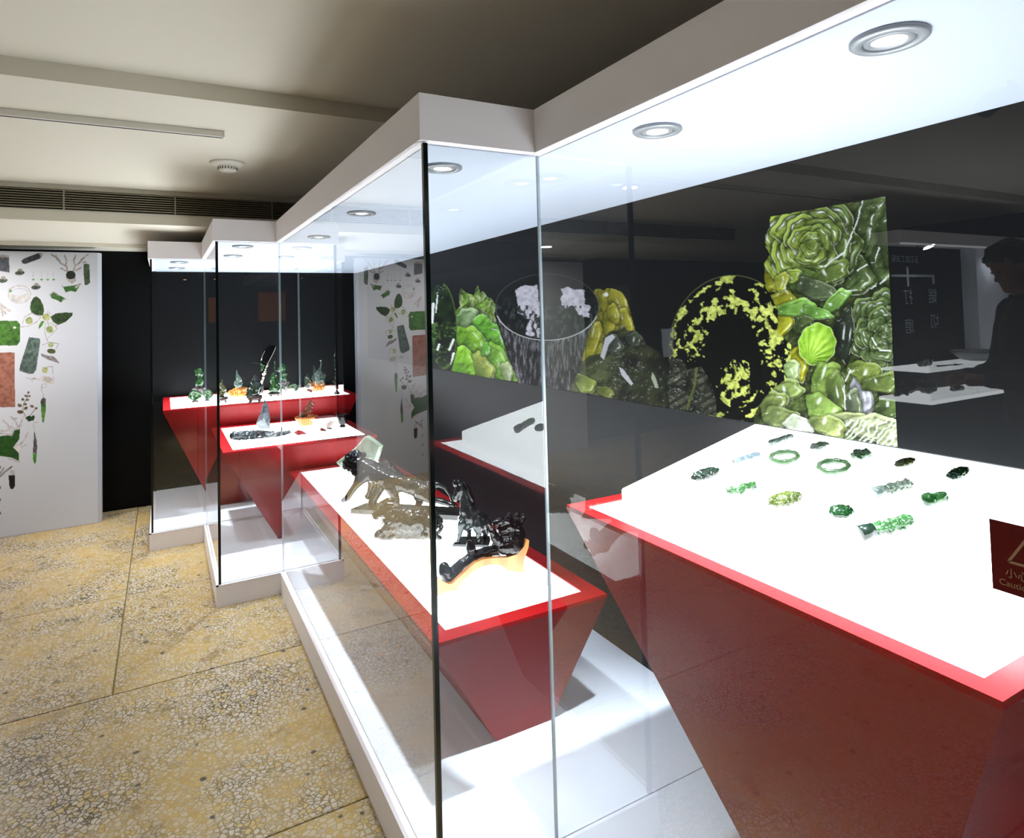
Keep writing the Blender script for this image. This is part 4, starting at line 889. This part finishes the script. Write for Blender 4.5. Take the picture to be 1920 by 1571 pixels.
F = Frame((110, 1545), (1140, 1290), ZBL, kB)
ruy = thing('ruyi_sceptre', 'arched black jade sceptre with an ornate carved head, resting on the wooden stand', 'sceptre', tuple((F.a+F.b)/2))
blob('shaft', [chF(F, ((250, 1330, 84), (330, 1280, 78), (420, 1180, 70), (540, 1100, 64), (660, 1050, 62), (800, 1020, 66), (900, 1010, 70)), .03), chF(F, ((205, 1215, 64), (215, 1270, 76), (240, 1330, 66)), .03), chF(F, ((520, 990, 62), (520, 930, 50)), .03)], .0048, S_BLACK, ruy, .002, 40, 3, seed=17)
blob('carved_head', [chF(F, ((880, 960, 110), (980, 930, 150), (1060, 900, 110)), .03), chF(F, ((880, 760, 60), (960, 720, 84), (1040, 740, 84), (1080, 820, 80)), .03), chF(F, ((800, 700, 34), (860, 670, 44), (960, 660, 50)), .02), chF(F, ((770, 790, 44), (800, 850, 54), (830, 900, 60)), .01),
                     chF(F, ((990, 650, 30), (975, 590, 26), (965, 600, 20)), .02), chF(F, ((1060, 660, 40), (1070, 600, 36)), .04), chF(F, ((1100, 700, 40), (1135, 640, 34), (1145, 610, 28)), .05)], .0038, S_BLACK, ruy, .0028, 70, 2, seed=19)
for k in range(7):
    r = 60+k*16; a0 = -.3
    tube('engraved_ridge', [F.pt(1000+r*math.cos(a), 930+r*.9*math.sin(a), -.022-.004*math.sin(2*a)+.0006*k*k) for a in np.linspace(a0, 1.25, 8)], .0018, S_BLACK, ruy, 6)
st = thing('sceptre_stand', 'honey-coloured wooden arched stand under the black sceptre', 'stand', tuple((F.a+F.b)/2-F.ey*.01))
up = ((105, 1340), (150, 1345), (195, 1385), (260, 1415), (310, 1405), (400, 1320), (500, 1225), (580, 1160), (680, 1120), (820, 1105), (960, 1100), (1070, 1060), (1150, 970), (1180, 885), (1210, 900))
dn = ((1200, 980), (1160, 1100), (1140, 1200), (1150, 1270), (1060, 1280), (1020, 1260), (960, 1260), (920, 1220), (860, 1190), (760, 1185), (640, 1215), (520, 1290), (420, 1390), (380, 1470), (330, 1500), (240, 1500), (190, 1520), (160, 1560), (115, 1555), (130, 1500), (105, 1440))
plate('rail', [F.pt(x, y, -.012) for x, y in up+dn], .016, M_PINE, st)
plate('rail', [F.pt(x, y, .060) for x, y in up+dn], .016, M_PINE, st)
for (x, y) in ((300, 1425), (760, 1135)):
    bm = bmesh.new(); q = F.pt(x, y, 0); M4 = Matrix.Translation(q+F.ey*.026) @ Matrix((F.ex, F.ey, F.ez)).transposed().to_4x4() @ Matrix.Diagonal((.012, .021, .006, 1)); bmesh.ops.create_cube(bm, size=2, matrix=M4)
    child(link('cross_bar', bm_mesh('cross_bar', bm), M_PINE), st)
def settle(t, z):                     # keep every part of a carving on or above the surface that carries it
    for o in t.children:
        if o.type == 'MESH':
            for v in o.data.vertices:
                if v.co.z < z: v.co.z = z
for t_ in (lion, sh, rt, ox_, horse, ruy, st): settle(t_, ZBL+.0008)

# ================================================================== THE BOAT TABLE
ZCL = ZC-.004
kC = lambda x, y: (280+x/4.8, 650+y/4.8)
F = Frame((735, 850), (1400, 800), ZCL, kC)
bo = thing('carved_boat', 'long dark jade carving of rocks lying on the far-middle table', 'carving', tuple((F.a+F.b)/2))
blob('body', [chF(F, ((770, 806, 56), (850, 808, 60), (950, 808, 58), (1050, 806, 52), (1150, 800, 48), (1250, 792, 44), (1330, 786, 36), (1395, 778, 24)), .05), chF(F, ((760, 790, 34), (860, 775, 30), (1000, 772, 28), (1100, 778, 26)), .08), chF(F, ((820, 850, 30), (900, 855, 30), (1000, 845, 28)), .02)], .006, mat('stone black', srgb(8, 10, 12), .25, spec=.3, var=[srgb(30, 36, 40), srgb(14, 16, 18)], scale=25), bo, .012, 45, 1, seed=21, flat=ZCL+.001)
F2 = Frame((985, 745), (1085, 745), ZCL, kC)
sa = thing('pointed_crystal', 'grey pointed crystal standing like a sail behind the dark carving', 'crystal', tuple((F2.a+F2.b)/2))
bm = bmesh.new(); fr_ = [bm.verts.new(F2.pt(x, y, d)) for x, y, d in ((990, 748, .02), (962, 690, .03), (1000, 590, .04), (1038, 470, .05), (1072, 540, .04), (1086, 650, .03), (1082, 748, .02))]
bk_ = [bm.verts.new(F2.pt(x, y, d)) for x, y, d in ((1000, 745, .10), (980, 690, .10), (1005, 590, .09), (1038, 472, .055), (1062, 540, .09), (1076, 650, .10), (1074, 745, .10))]
rid = bm.verts.new(F2.pt(1030, 640, -.01))
for i in range(7):
    j = (i+1) % 7; bm.faces.new((fr_[i], fr_[j], bk_[j], bk_[i])); bm.faces.new((fr_[j], fr_[i], rid))
bm.faces.new(bk_[::-1])
zmin = min(v.co.z for v in bm.verts)
for v in bm.verts: v.co.z = max(v.co.z+0, ZCL+.001) if v.co.z > zmin+.02 else ZCL+.001
child(link('point', bm_mesh('point', bm), mat('grey crystal', srgb(36, 42, 46), .15, trans=.15, var=[srgb(96, 104, 110)], scale=22, bump=.5, bscale=50)), sa)
F3 = Frame((1310, 710), (1520, 700), ZCL, kC)
am = thing('wood_bowl_stand', 'low orange wooden stand with a pale carving, right of the pointed crystal', 'stand', tuple((F3.a+F3.b)/2))
c0 = (F3.a+F3.b)/2; rr = (F3.b-F3.a).length/2
lathe('bowl', [(rr*.5, 0), (rr*.62, .004), (rr*.7, .02), (rr*.96, .05), (rr, .062), (rr*.9, .066), (rr*.8, .055), (0, .05)], M_ORANGE, am, 28, (c0.x, c0.y, ZCL+.0006))
blob('carving', [[((c0.x-.03, c0.y, ZCL+.07), .03), ((c0.x+.02, c0.y, ZCL+.11), .03), ((c0.x+.035, c0.y, ZCL+.16), .022)]], .006, J_OL, am, .02, 40, 1, seed=23)
def scholar_bowl(F, label, m1, m2):
    c0 = (F.a+F.b)/2; rr = (F.b-F.a).length/2; t = thing('small_bowl', label, 'bowl', tuple(c0))
    lathe('foot', [(0, 0), (rr*.55, 0), (rr*.55, .012), (rr*.4, .014), (0, .014)], m2, t, 24, (c0.x, c0.y, ZCL+.0006))
    lathe('cup', [(rr*.38, .0145), (rr*.75, .03), (rr*.98, .07), (rr, .09), (rr*.93, .092), (rr*.6, .05), (0, .04)], m1, t, 28, (c0.x, c0.y, ZCL+.0006))
scholar_bowl(Frame((1500, 752), (1680, 752), ZCL, kC), 'small red and dark bowl near the right end of the boat table', mat('red stone', srgb(90, 14, 14), .2, var=[srgb(120, 96, 92), srgb(30, 10, 12)], scale=30), S_BLACK)
scholar_bowl(Frame((1690, 728), (1790, 722), ZCL, kC), 'small black bowl at the right corner of the boat table', S_BLACK, S_BLACK)

# ================================================================== SMALL CARVINGS ON THE FARTHEST TABLE
ZDL = ZD-.004
def stand_feet(t, c, rx, h, m, z0=ZDL):
    lathe('stand_top', [(0, h*.45), (rx*.85, h*.45), (rx, h*.7), (rx*.92, h), (0, h)], m, t, 24, (c.x, c.y, z0+.0006))
    for a in (.785, 2.356, 3.927, 5.498): tube('stand_foot', [(c.x+rx*.72*math.cos(a), c.y+rx*.72*math.sin(a), z0+h*.5), (c.x+rx*.85*math.cos(a), c.y+rx*.85*math.sin(a), z0+.0008)], [rx*.16, rx*.1], m, t, 6)
def carving(label, u, vb, vt, wpx, m, base=None, bm_=None, bw=0, bh=0, shape='rock', seed=0, back=0, name='jade_carving', cat='carving'):
    c = at(u, vb, 2, ZDL); c.y += back; k = math.hypot(c.x, c.y)/FPX*1.02; H = (vb-vt)*k; W = wpx*k*.66
    t = thing(name, label, cat, tuple(c), 0, 'small carvings on the farthest table'); z0 = ZDL+.0008
    if base == 'stand': hb = bh*k; stand_feet(t, c, bw*k/2, hb, bm_)
    elif base == 'root':
        hb = bh*k; b2 = bw*k/2
        blob('root_base', [[((c.x-b2*.5, c.y, z0+.012), b2*.22), ((c.x-b2*.3, c.y, z0+hb*.6), b2*.3), ((c.x, c.y, z0+hb*.8), b2*.4)], [((c.x+b2*.55, c.y+.02, z0+.012), b2*.2), ((c.x+b2*.3, c.y, z0+hb*.6), b2*.3)], [((c.x-b2*.8, c.y, z0+hb*.8), b2*.2), ((c.x+b2*.8, c.y, z0+hb*.82), b2*.2)], [((c.x, c.y-.03, z0+.012), b2*.2), ((c.x, c.y, z0+hb*.7), b2*.3)]], .006, bm_, t, .012, 40, 2, seed=seed, flat=z0)
    elif base == 'mound':
        hb = bh*k; b2 = bw*k/2
        blob('mound_base', [], .006, bm_, t, .02, 45, 1, [((c.x, c.y, z0+hb*.3), (b2, b2*.7, hb*.6), I3), ((c.x+b2*.1, c.y, z0+hb*.75), (b2*.7, b2*.5, hb*.3), I3)], seed, flat=z0)
    else: hb = 0
    z1 = z0+hb*.93; h = H-hb
    P = lambda x, z, d=0: (c.x+x*W, c.y+d*W, z1+z*h)
    if shape == 'rock': ch = [[(P(-.25, .12), W*.72), (P(.1, .38), W*.66), (P(-.12, .6), W*.55), (P(.08, .82), W*.36)], [(P(.35, .2, .3), W*.5), (P(.2, .5, .2), W*.45)]]
    if shape == 'peak': ch = [[(P(0, .1), W*.85), (P(-.12, .35), W*.62), (P(.05, .6), W*.42), (P(.12, .82), W*.26), (P(.15, .96), W*.12)], [(P(.4, .1, .2), W*.5), (P(.35, .35, .2), W*.34)]]
    if shape == 'disc': ch = [[(P(.75*math.cos(a), .5+.38*math.sin(a), .0), W*.3) for a in np.linspace(0, 2*PI, 12)], [(P(-.2, .42), W*.26), (P(.2, .55), W*.26)], [(P(0, .05), W*.3), (P(0, .2), W*.3)]]
    if shape == 'hook': ch = [[(P(-.1, .12), W*.62), (P(.1, .4), W*.62), (P(.15, .65), W*.52), (P(-.1, .86), W*.5), (P(-.5, .84), W*.34), (P(-.55, .7), W*.22)]]
    if shape == 'lump': ch = [[(P(-.3, .3), W*.55), (P(.3, .35), W*.55), (P(.1, .7), W*.42)]]
    if shape == 'figure': ch = [[(P(-.05, .12), W*.8), (P(.1, .35), W*.7), (P(-.05, .55), W*.55), (P(-.1, .72), W*.36), (P(-.22, .92), W*.26)], [(P(.5, .3, -.2), W*.3), (P(.3, .5, -.3), W*.28)]]
    blob('jade_body', ch, max(.004, W/11), m, t, W*.30, 1.0/W, 1, seed=seed, flat=z0)
    return t
J_LEAF = jade('leaf', (16, 56, 18), (50, 112, 46), (120, 160, 110)); J_MOSS = jade('moss', (60, 66, 34), (130, 136, 84), (96, 84, 30)); J_MIST = jade('mist', (70, 96, 84), (140, 164, 150), (150, 170, 158)); J_NIGHT = jade('night', (12, 24, 16), (40, 66, 46), (90, 110, 96))
M_ROOT = mat('dark root', srgb(34, 24, 26), .3, var=[srgb(70, 54, 56)], scale=20)
carving('green jade phoenix curl on a dark root, leftmost on the far table', 375, 750, 699, 15, J_LEAF, 'root', M_ROOT, 27, 22, 'hook', 1, .06)
carving('round pierced green jade disc in front of the leftmost root', 366, 756, 734, 16, J_LEAF, 'stand', M_DWOOD, 11, 4, 'disc', 2)
carving('round pierced green jade disc right of the leftmost root', 392, 754, 731, 14, J_LEAF, 'stand', M_DWOOD, 11, 4, 'disc', 3, .04)
carving('yellow-moss jade pillar on a dark base by the dark glass edge', 417, 757, 711, 13, J_MOSS, 'stand', M_DWOOD, 18, 11, 'rock', 4)
carving('pale jade seated figure on a fluffy orange base', 450, 746, 699, 15, J_MIST, 'mound', M_ORANGE, 34, 17, 'figure', 5, .1)
carving('dark green jade mountain on a dark footed stand', 478, 756, 703, 24, J_NIGHT, 'stand', M_DWOOD, 25, 13, 'rock', 6)
carving('bright green jade peak with a pale back on a thin stand', 516, 744, 680, 19, J_LEAF, 'stand', M_DWOOD, 22, 6, 'peak', 7, .05)
carving('green jade scroll on a dark root, right of the bright peak', 536, 738, 690, 17, J_LEAF, 'root', M_ROOT, 23, 21, 'hook', 8, .1)
carving('small pale jade shrub standing alone', 561, 741, 720, 16, J_MIST, 'stand', M_DWOOD, 10, 3, 'lump', 9)
carving('low pale jade block near the right end', 581, 742, 731, 22, J_PALE, None, None, 0, 0, 'lump', 10)
carving('dim moss jade stump behind the pale block', 583, 730, 699, 12, J_NIGHT, None, None, 0, 0, 'rock', 11, .12)
carving('tall misty jade peak on an orange base, right end of the far table', 603, 738, 676, 19, J_MIST, 'mound', M_ORANGE, 30, 17, 'peak', 12, .06)
carving('small dark jade vessel, rightmost on the far table', 631, 742, 727, 10, J_NIGHT, None, None, 0, 0, 'lump', 13)
# tall dark horn with silver edges
kD = lambda x, y: (340+x/6, 640+y/6)
F = Frame((885, 610), (960, 600), ZDL, kD)
hn = thing('horn_carving', 'tall curved dark horn with silver edges leaning above the dark jade mountain', 'carving', tuple((F.a+F.b)/2))
hp = ((900, 470), (905, 380), (930, 290), (905, 200), (940, 110), (1000, 45), (1060, 50), (1040, 120), (1000, 200), (970, 260), (950, 330), (930, 420), (925, 605), (890, 605))
plate('horn', [F.pt(x, y, .16) for x, y in hp], .02, S_BLACK, hn)
M_SILV = mat('silver edge', srgb(200, 190, 170), .25, metal=.9)
tube('silver_edge', [F.pt(x, y, .155) for x, y in ((1066, 60), (1040, 122), (1000, 200), (965, 262), (950, 330), (925, 410), (905, 480))], .004, M_SILV, hn, 6)
tube('silver_edge', [F.pt(x, y, .155) for x, y in ((900, 215), (908, 170), (942, 105))], .003, M_SILV, hn, 6)
blob('jade_inlay', [[(F.pt(895, 255, .15), .014), (F.pt(925, 270, .15), .016), (F.pt(905, 310, .15), .018)]], .005, J_LEAF, hn, .012, 60, 1, seed=31)
blob('silver_mount', [[(F.pt(965, 260, .15), .012), (F.pt(940, 330, .15), .016), (F.pt(925, 390, .15), .014), (F.pt(900, 460, .15), .008)]], .005, M_SILV, hn, .012, 60, 1, seed=33)
settle(hn, ZDL+.0008)
blob('foot', [[(F.pt(870, 590, .17), .02), (F.pt(950, 590, .17), .02)]], .006, M_ROOT, hn, .01, 40, 2, seed=34, flat=ZDL+.0008)

# ================================================================== THE OTHER SIDE OF THE ROOM (shows as reflections in the glass)
def walk_light(x, y, z, label, f=1.):  # lamps added out of view to brighten the walkway, header and white panel
    t = thing('added_downlight', label, 'downlight', (x, y, z), 0, 'added ceiling downlights out of view over the walkway')
    lathe('trim_ring', [(.075, 0), (.076, -.005), (.07, -.009), (.052, -.009), (.05, 0)], M_STEEL, t, 32, (x, y, z-.0004))
    lathe('bulb', [(.0495, -.002), (.03, -.005), (0, -.006)], M_BULB, t, 28, (x, y, z-.0004))
    ld = bpy.data.lights.new('lamp', 'AREA'); ld.shape = 'DISK'; ld.size = .10; ld.energy = WALK_W*f; ld.color = (1, .96, .90); ld.spread = math.radians(172)
    lo = bpy.data.objects.new('lamp', ld); COL.objects.link(lo); lo.location = (x, y, z-.013); child(lo, t)
for x, y, z, s, f in ((-1.0, 3.35, Z2, 'added ceiling downlight out of view over the walkway beside the track', .55), (-1.35, 5.0, Z3, 'added ceiling downlight out of view before the white panel', 1.9), (-2.0, .2, Z1, 'added ceiling downlight out of view behind the camera', .25)):
    walk_light(x, y, z, s, f)

# opposite cabinet: back wall with header and two lit steps, along x
OY = 2.86
M_SHELF = emission('opposite light shelf', (.92, .97, 1), 4.0)
oc = thing('opposite_cabinet', 'long two-step exhibition cabinet with glowing shelves across the walkway', 'cabinet', (-3.2, 2.4, 0))
box('base', -4.75, -1.95, 1.99, OY, 0, .80, M_BLACK, oc)
box('lower_step', -4.75, -1.95, 1.99, OY, .8005, .925, M_BLACK, oc)
box('lower_light_shelf', -4.72, -1.97, 1.992, 2.29, .9255, .945, M_SHELF, oc)
box('upper_step', -4.75, -2.5, 2.295, OY, .9255, 1.045, M_BLACK, oc)
box('upper_light_shelf', -4.72, -2.52, 2.297, 2.60, 1.0455, 1.062, M_SHELF, oc)
box('back_board', -4.095, -2.85, OY-.03, OY, 1.0625, 1.94, M_BLACK, oc)
box('header', -4.75, -2.85, 2.62, OY, 1.9405, 2.03, M_HEAD, oc)
box('header_light_strip', -4.70, -2.9, 2.63, 2.65, 1.9275, 1.94, emission('header strip', (.95, .98, 1), 1.5), oc)
box('white_side_wall', -5.45, -4.1, 2.72, OY-.0005, 1.0625, 1.94, M_WHITE, oc)
box('glass_guard', -4.7, -1.98, 1.998, 2.004, .9455, 1.16, M_GLASS, oc)
for x in (-3.3, -4.3):  # lamps added under this header to brighten the lettering and side wall
    lathe('added_cabinet_lamp', [(0, 0), (.05, 0), (.05, -.012), (0, -.012)], M_STEEL, oc, 24, (x, 2.70, 1.94))
    ld = bpy.data.lights.new('lamp', 'AREA'); ld.shape = 'DISK'; ld.size = .08; ld.energy = 5.0; ld.color = (.92, .96, 1); ld.spread = math.radians(160)
    lo = bpy.data.objects.new('lamp', ld); COL.objects.link(lo); lo.location = (x, 2.66, 1.92); lo.rotation_euler = (math.radians(-25), 0, 0); child(lo, oc)
M_CHALK = mat('chalk lettering', srgb(170, 182, 186), .6)
by = OY-.0312
def board_text(txt, u, v, size):
    q = seen(u, v, 1, by); wall_text(txt, size, M_CHALK, oc, (q.x, by, q.z), (1, 0, 0), (0, 0, 1), 'CENTER')
board_text('打', 1700, 568, .13); board_text('磨', 1702, 623, .13); board_text('鋸', 1746, 566, .13); board_text('切', 1750, 613, .13)
board_text('玉石加工流程', 1694, 491, .062)
q0, q1, q2, q3 = [seen(u, v, 1, by) for u, v in ((1668, 517), (1745, 517), (1748, 530), (1700, 535))]
q4 = seen(1697, 502, 1, by)
for a, b in ((q0, q1), (q1, q2), (q4, q3)):
    bx = box('chart_line', min(a.x, b.x)-.008, max(a.x, b.x)+.008, by-.001, by, min(a.z, b.z)-.008, max(a.z, b.z)+.008, M_CHALK, oc)
# exhibits on the opposite steps
ZU, ZL = 1.0622, .9452
for k, (u, wh) in enumerate(((1690, 'first'), (1706, 'second'), (1723, 'third'), (1740, 'fourth'))):
    q = seen(u, 688, 2, ZU); t = thing('dark_medallion', wh+' of the four round dark medallions on the opposite upper shelf', 'medallion', (q.x, 2.42, ZU), 0, 'medallions on the opposite shelf')
    blob('disc', [], .006, J_NIGHT, t, .004, 40, 2, [((q.x, 2.42, ZU+.05), (.040, .012, .05), I3)], k)
q = seen(1800, 675, 2, ZU); t = thing('stone_basin', 'wide grey stone basin on the opposite upper shelf', 'basin', (q.x, 2.45, ZU))
lathe('bowl', [(.05, 0), (.10, .01), (.16, .06), (.165, .075), (.15, .07), (0, .03)], mat('grey stone', srgb(90, 94, 98), .5), t, 28, (q.x, 2.45, ZU+.0006))
for k in range(2):
    a = seen(1744, 684+4*k, 2, ZU); b = seen(1797, 684, 2, ZU); t = thing('hairpin', ('front', 'back')[k]+' one of two long thin dark hairpins on the opposite upper shelf', 'hairpin', (a.x, 2.36, ZU), 0, 'hairpins on the opposite shelf')
    tube('pin', [(a.x, 2.345+.03*k, ZU+.006), (b.x, 2.35, ZU+.006)], [.006, .002], S_BLACK, t, 6); lathe('knob', [(0, -.008), (.009, 0), (0, .008)], S_BLACK, t, 10, (a.x, 2.345+.03*k, ZU+.0095))
q = seen(1728, 745, 2, ZL); t = thing('dark_rockery', 'large dark branching rock on the opposite lower shelf', 'rock', (q.x, 2.15, ZL))
blob('rock', [[((q.x-.16, 2.15, ZL+.035), .035), ((q.x-.05, 2.15, ZL+.05), .05), ((q.x+.02, 2.15, ZL+.11), .05), ((q.x+.10, 2.15, ZL+.06), .05), ((q.x+.2, 2.15, ZL+.03), .03)]], .008, S_BLACK, t, .03, 22, 1, seed=41, flat=ZL+.001)
q = seen(1762, 732, 2, ZL); t = thing('dark_fish', 'small dark jade fish on the opposite lower shelf', 'carving', (q.x, 2.12, ZL))
blob('fish', [[((q.x-.05, 2.12, ZL+.018), .016), ((q.x, 2.12, ZL+.022), .02), ((q.x+.05, 2.12, ZL+.014), .012), ((q.x+.075, 2.12, ZL+.02), .012)]], .005, S_BLACK, t, .004, 50, 2, seed=42, flat=ZL+.001)
q = seen(1820, 722, 2, ZL); t = thing('dark_spindle', 'dark spindle leaning in a clear holder on the opposite lower shelf', 'carving', (q.x, 2.12, ZL))
tube('spindle', [(q.x-.04, 2.12, ZL+.005), (q.x, 2.12, ZL+.05), (q.x+.04, 2.12, ZL+.1)], [.004, .022, .004], S_BLACK, t, 10); box('holder', q.x-.05, q.x+.05, 2.09, 2.16, ZL+.0006, ZL+.004, M_GLASS, t)

# track spotlight glimpsed in the near glass
q = seen(1888, 385, 1, 1.25)
t = thing('track_spotlight', 'white cylindrical track spotlight on the ceiling behind the visitor', 'spotlight', (q.x, 1.25, Z1))
tube('stem', [(q.x, 1.25, Z1-.0004), (q.x, 1.25, Z1-.06)], .012, M_PLASTIC, t); tube('can', [(q.x-.05, 1.25, Z1-.04), (q.x+.06, 1.30, Z1-.13)], .04, M_STEEL, t, 18)

# ---- visitor in a dark coat, seen reflected
vx, vy = -2.36, 1.66
per = thing('person', 'person in a dark coat with short black hair looking down, seen only as a reflection', 'person', (vx, vy, 0), math.atan2(-.80, .60))
M_SKIN = mat('skin', srgb(150, 106, 84), .5, sss=.1); M_COAT = mat('dark coat', srgb(22, 23, 27), .75, bump=.1, bscale=120); M_HAIR = mat('black hair', srgb(10, 9, 9), .4, bump=.3, bscale=200); M_TROU = mat('dark trousers', srgb(20, 21, 26), .8); M_SHOE = mat('black shoe', srgb(12, 12, 12), .35)
PR = Matrix.Translation((vx, vy, 0)) @ Matrix.Rotation(math.atan2(-.80, .60), 4, 'Z')
def W(x, y, z): return tuple(PR @ Vector((x, y, z)))
def wc(pts): return [(W(*q[:3]), q[3]) for q in pts]
RZ = PR.to_3x3()
arms = []
for s in (-1, 1): arms.append([(s*.17, -.01, 1.44, .068), (s*.235, .0, 1.28, .056), (s*.25, .03, 1.12, .05), (s*.19, .17, 1.07, .042), (s*.11, .28, 1.08, .034)])
hands = []
for s in (-1, 1):
    hands.append([(s*.11, .28, 1.08, .032), (s*.085, .33, 1.075, .034), (s*.07, .36, 1.07, .032)])
    for k, l in enumerate((.055, .065, .06, .045)): hands.append([(s*(.095-.018*k), .37, 1.085-.008*k, .011), (s*(.08-.02*k), .37+l*.6, 1.075-.01*k, .0095), (s*(.05-.02*k), .37+l*.8, 1.05-.01*k, .0085)])
    hands.append([(s*.06, .33, 1.095, .013), (s*.035, .36, 1.105, .011), (s*.02, .385, 1.10, .009)])
head_c = (0, .085, 1.685); HT = RZ @ R3(-.42, 'X')
def hp_(x, y, z): v = HT @ Vector((x, y, z)); c = Vector(W(*head_c)); return tuple(c+v)
legs = [[(s*.09, 0, .93, .10), (s*.10, .02, .52, .068), (s*.10, -.02, .10, .045)] for s in (-1, 1)]
blob('body', [wc([(0, -.01, .95, .13), (0, 0, 1.12, .12), (0, .0, 1.32, .14), (0, .0, 1.42, .10), (0, .02, 1.52, .058), (0, .05, 1.60, .056)])]+[wc(a) for a in arms]+[wc(a) for a in hands]+[wc(l) for l in legs]+
     [[(hp_(0, .085, -.02), .016), (hp_(0, .102, -.035), .015)], [(hp_(0, .07, -.10), .03), (hp_(0, .05, -.09), .045)], [(hp_(-.085, -.01, -.01), .018), (hp_(-.088, -.012, -.03), .015)], [(hp_(.085, -.01, -.01), .018), (hp_(.088, -.012, -.03), .015)], [(hp_(0, .088, -.07), .014), (hp_(0, .088, -.072), .014)]],
     .0075, M_SKIN, per, ells=[(hp_(0, 0, .02), (.082, .098, .118), HT), (hp_(0, .035, -.05), (.062, .06, .07), HT)], it=3)
for s in (-1, 1): lathe('eye', [(0, -.008), (.010, 0), (0, .008)], mat('eye dark', srgb(20, 16, 14), .2), per, 12, hp_(s*.032, .088, .005))
blob('hair', [[(hp_(0, .05, .13), .03), (hp_(0, .09, .085), .026), (hp_(.05, .075, .07), .022)], [(hp_(-.03, .09, .08), .024), (hp_(-.07, .06, .05), .022)], [(hp_(0, -.08, -.07), .03), (hp_(0, -.09, -.02), .04)], [(hp_(.08, -.03, .0), .02), (hp_(.078, -.04, -.05), .018)], [(hp_(-.08, -.03, .0), .02), (hp_(-.078, -.04, -.05), .018)]],
     .008, M_HAIR, per, .012, 30, 2, [(hp_(0, -.02, .055), (.095, .108, .105), HT)], 3)
blob('coat', [wc([(0, -.01, .80, .155), (0, -.01, .95, .155), (0, 0, 1.12, .15), (0, .0, 1.30, .165), (0, -.005, 1.42, .125), (0, .0, 1.50, .08)]), wc([(-.15, -.005, 1.42, .085), (.15, -.005, 1.42, .085)]), wc([(-.07, 0, .72, .12), (-.07, 0, .9, .12)]), wc([(.07, 0, .72, .12), (.07, 0, .9, .12)])]+[wc([(q[0], q[1], q[2], q[3]+.016) for q in a]) for a in arms], .010, M_COAT, per, .006, 14, 3, seed=6)
blob('collar', [wc([(.07*math.cos(a), .015+.07*math.sin(a), 1.53-.015*math.sin(a), .018) for a in np.linspace(1.9, 7.5, 14)])], .007, M_COAT, per)
for s in (-1, 1):
    blob('trouser_leg', [wc([(s*.09, 0, .80, .112), (s*.10, .02, .52, .085), (s*.10, -.015, .12, .066)])], .010, M_TROU, per, .004, 12, 3)
    blob('shoe', [wc([(s*.10, -.04, .045, .042), (s*.105, .06, .042, .04), (s*.11, .15, .035, .034)])], .007, M_SHOE, per, it=3, flat=.001)

# ---- warm lit niche at the back of the room
nc = thing('lit_niche', 'warm orange lit niche in the wall behind the camera', 'niche', (-.5, -4.08, 1.2))
box('frame', -.75, -.25, -4.0995, -4.05, 1.45, 2.0, M_DWALL, nc)
box('glow', -.72, -.28, -4.0495, -4.045, 1.48, 1.97, emission('warm glow', srgb(225, 130, 50), .5), nc)
for k, (x, y, wh) in enumerate(((-.35, -3.2, 'above the orange niche'), (-1.2, -2.8, 'left of the orange niche'), (.35, -3.4, 'right of the orange niche'), (-2.2, -3.3, 'farthest from the orange niche'))):
    t = thing('warm_spot', 'small warm ceiling spotlight '+wh, 'spotlight', (x, y, Z1), 0, 'warm spots at the back of the room')
    tube('can', [(x, y, Z1-.0005), (x, y, Z1-.12)], .035, M_DWALL, t, 16); lathe('bulb', [(.03, 0), (.02, -.008), (0, -.012)], emission('warm bulb', (1, .55, .2), 9), t, 18, (x, y, Z1-.1205))
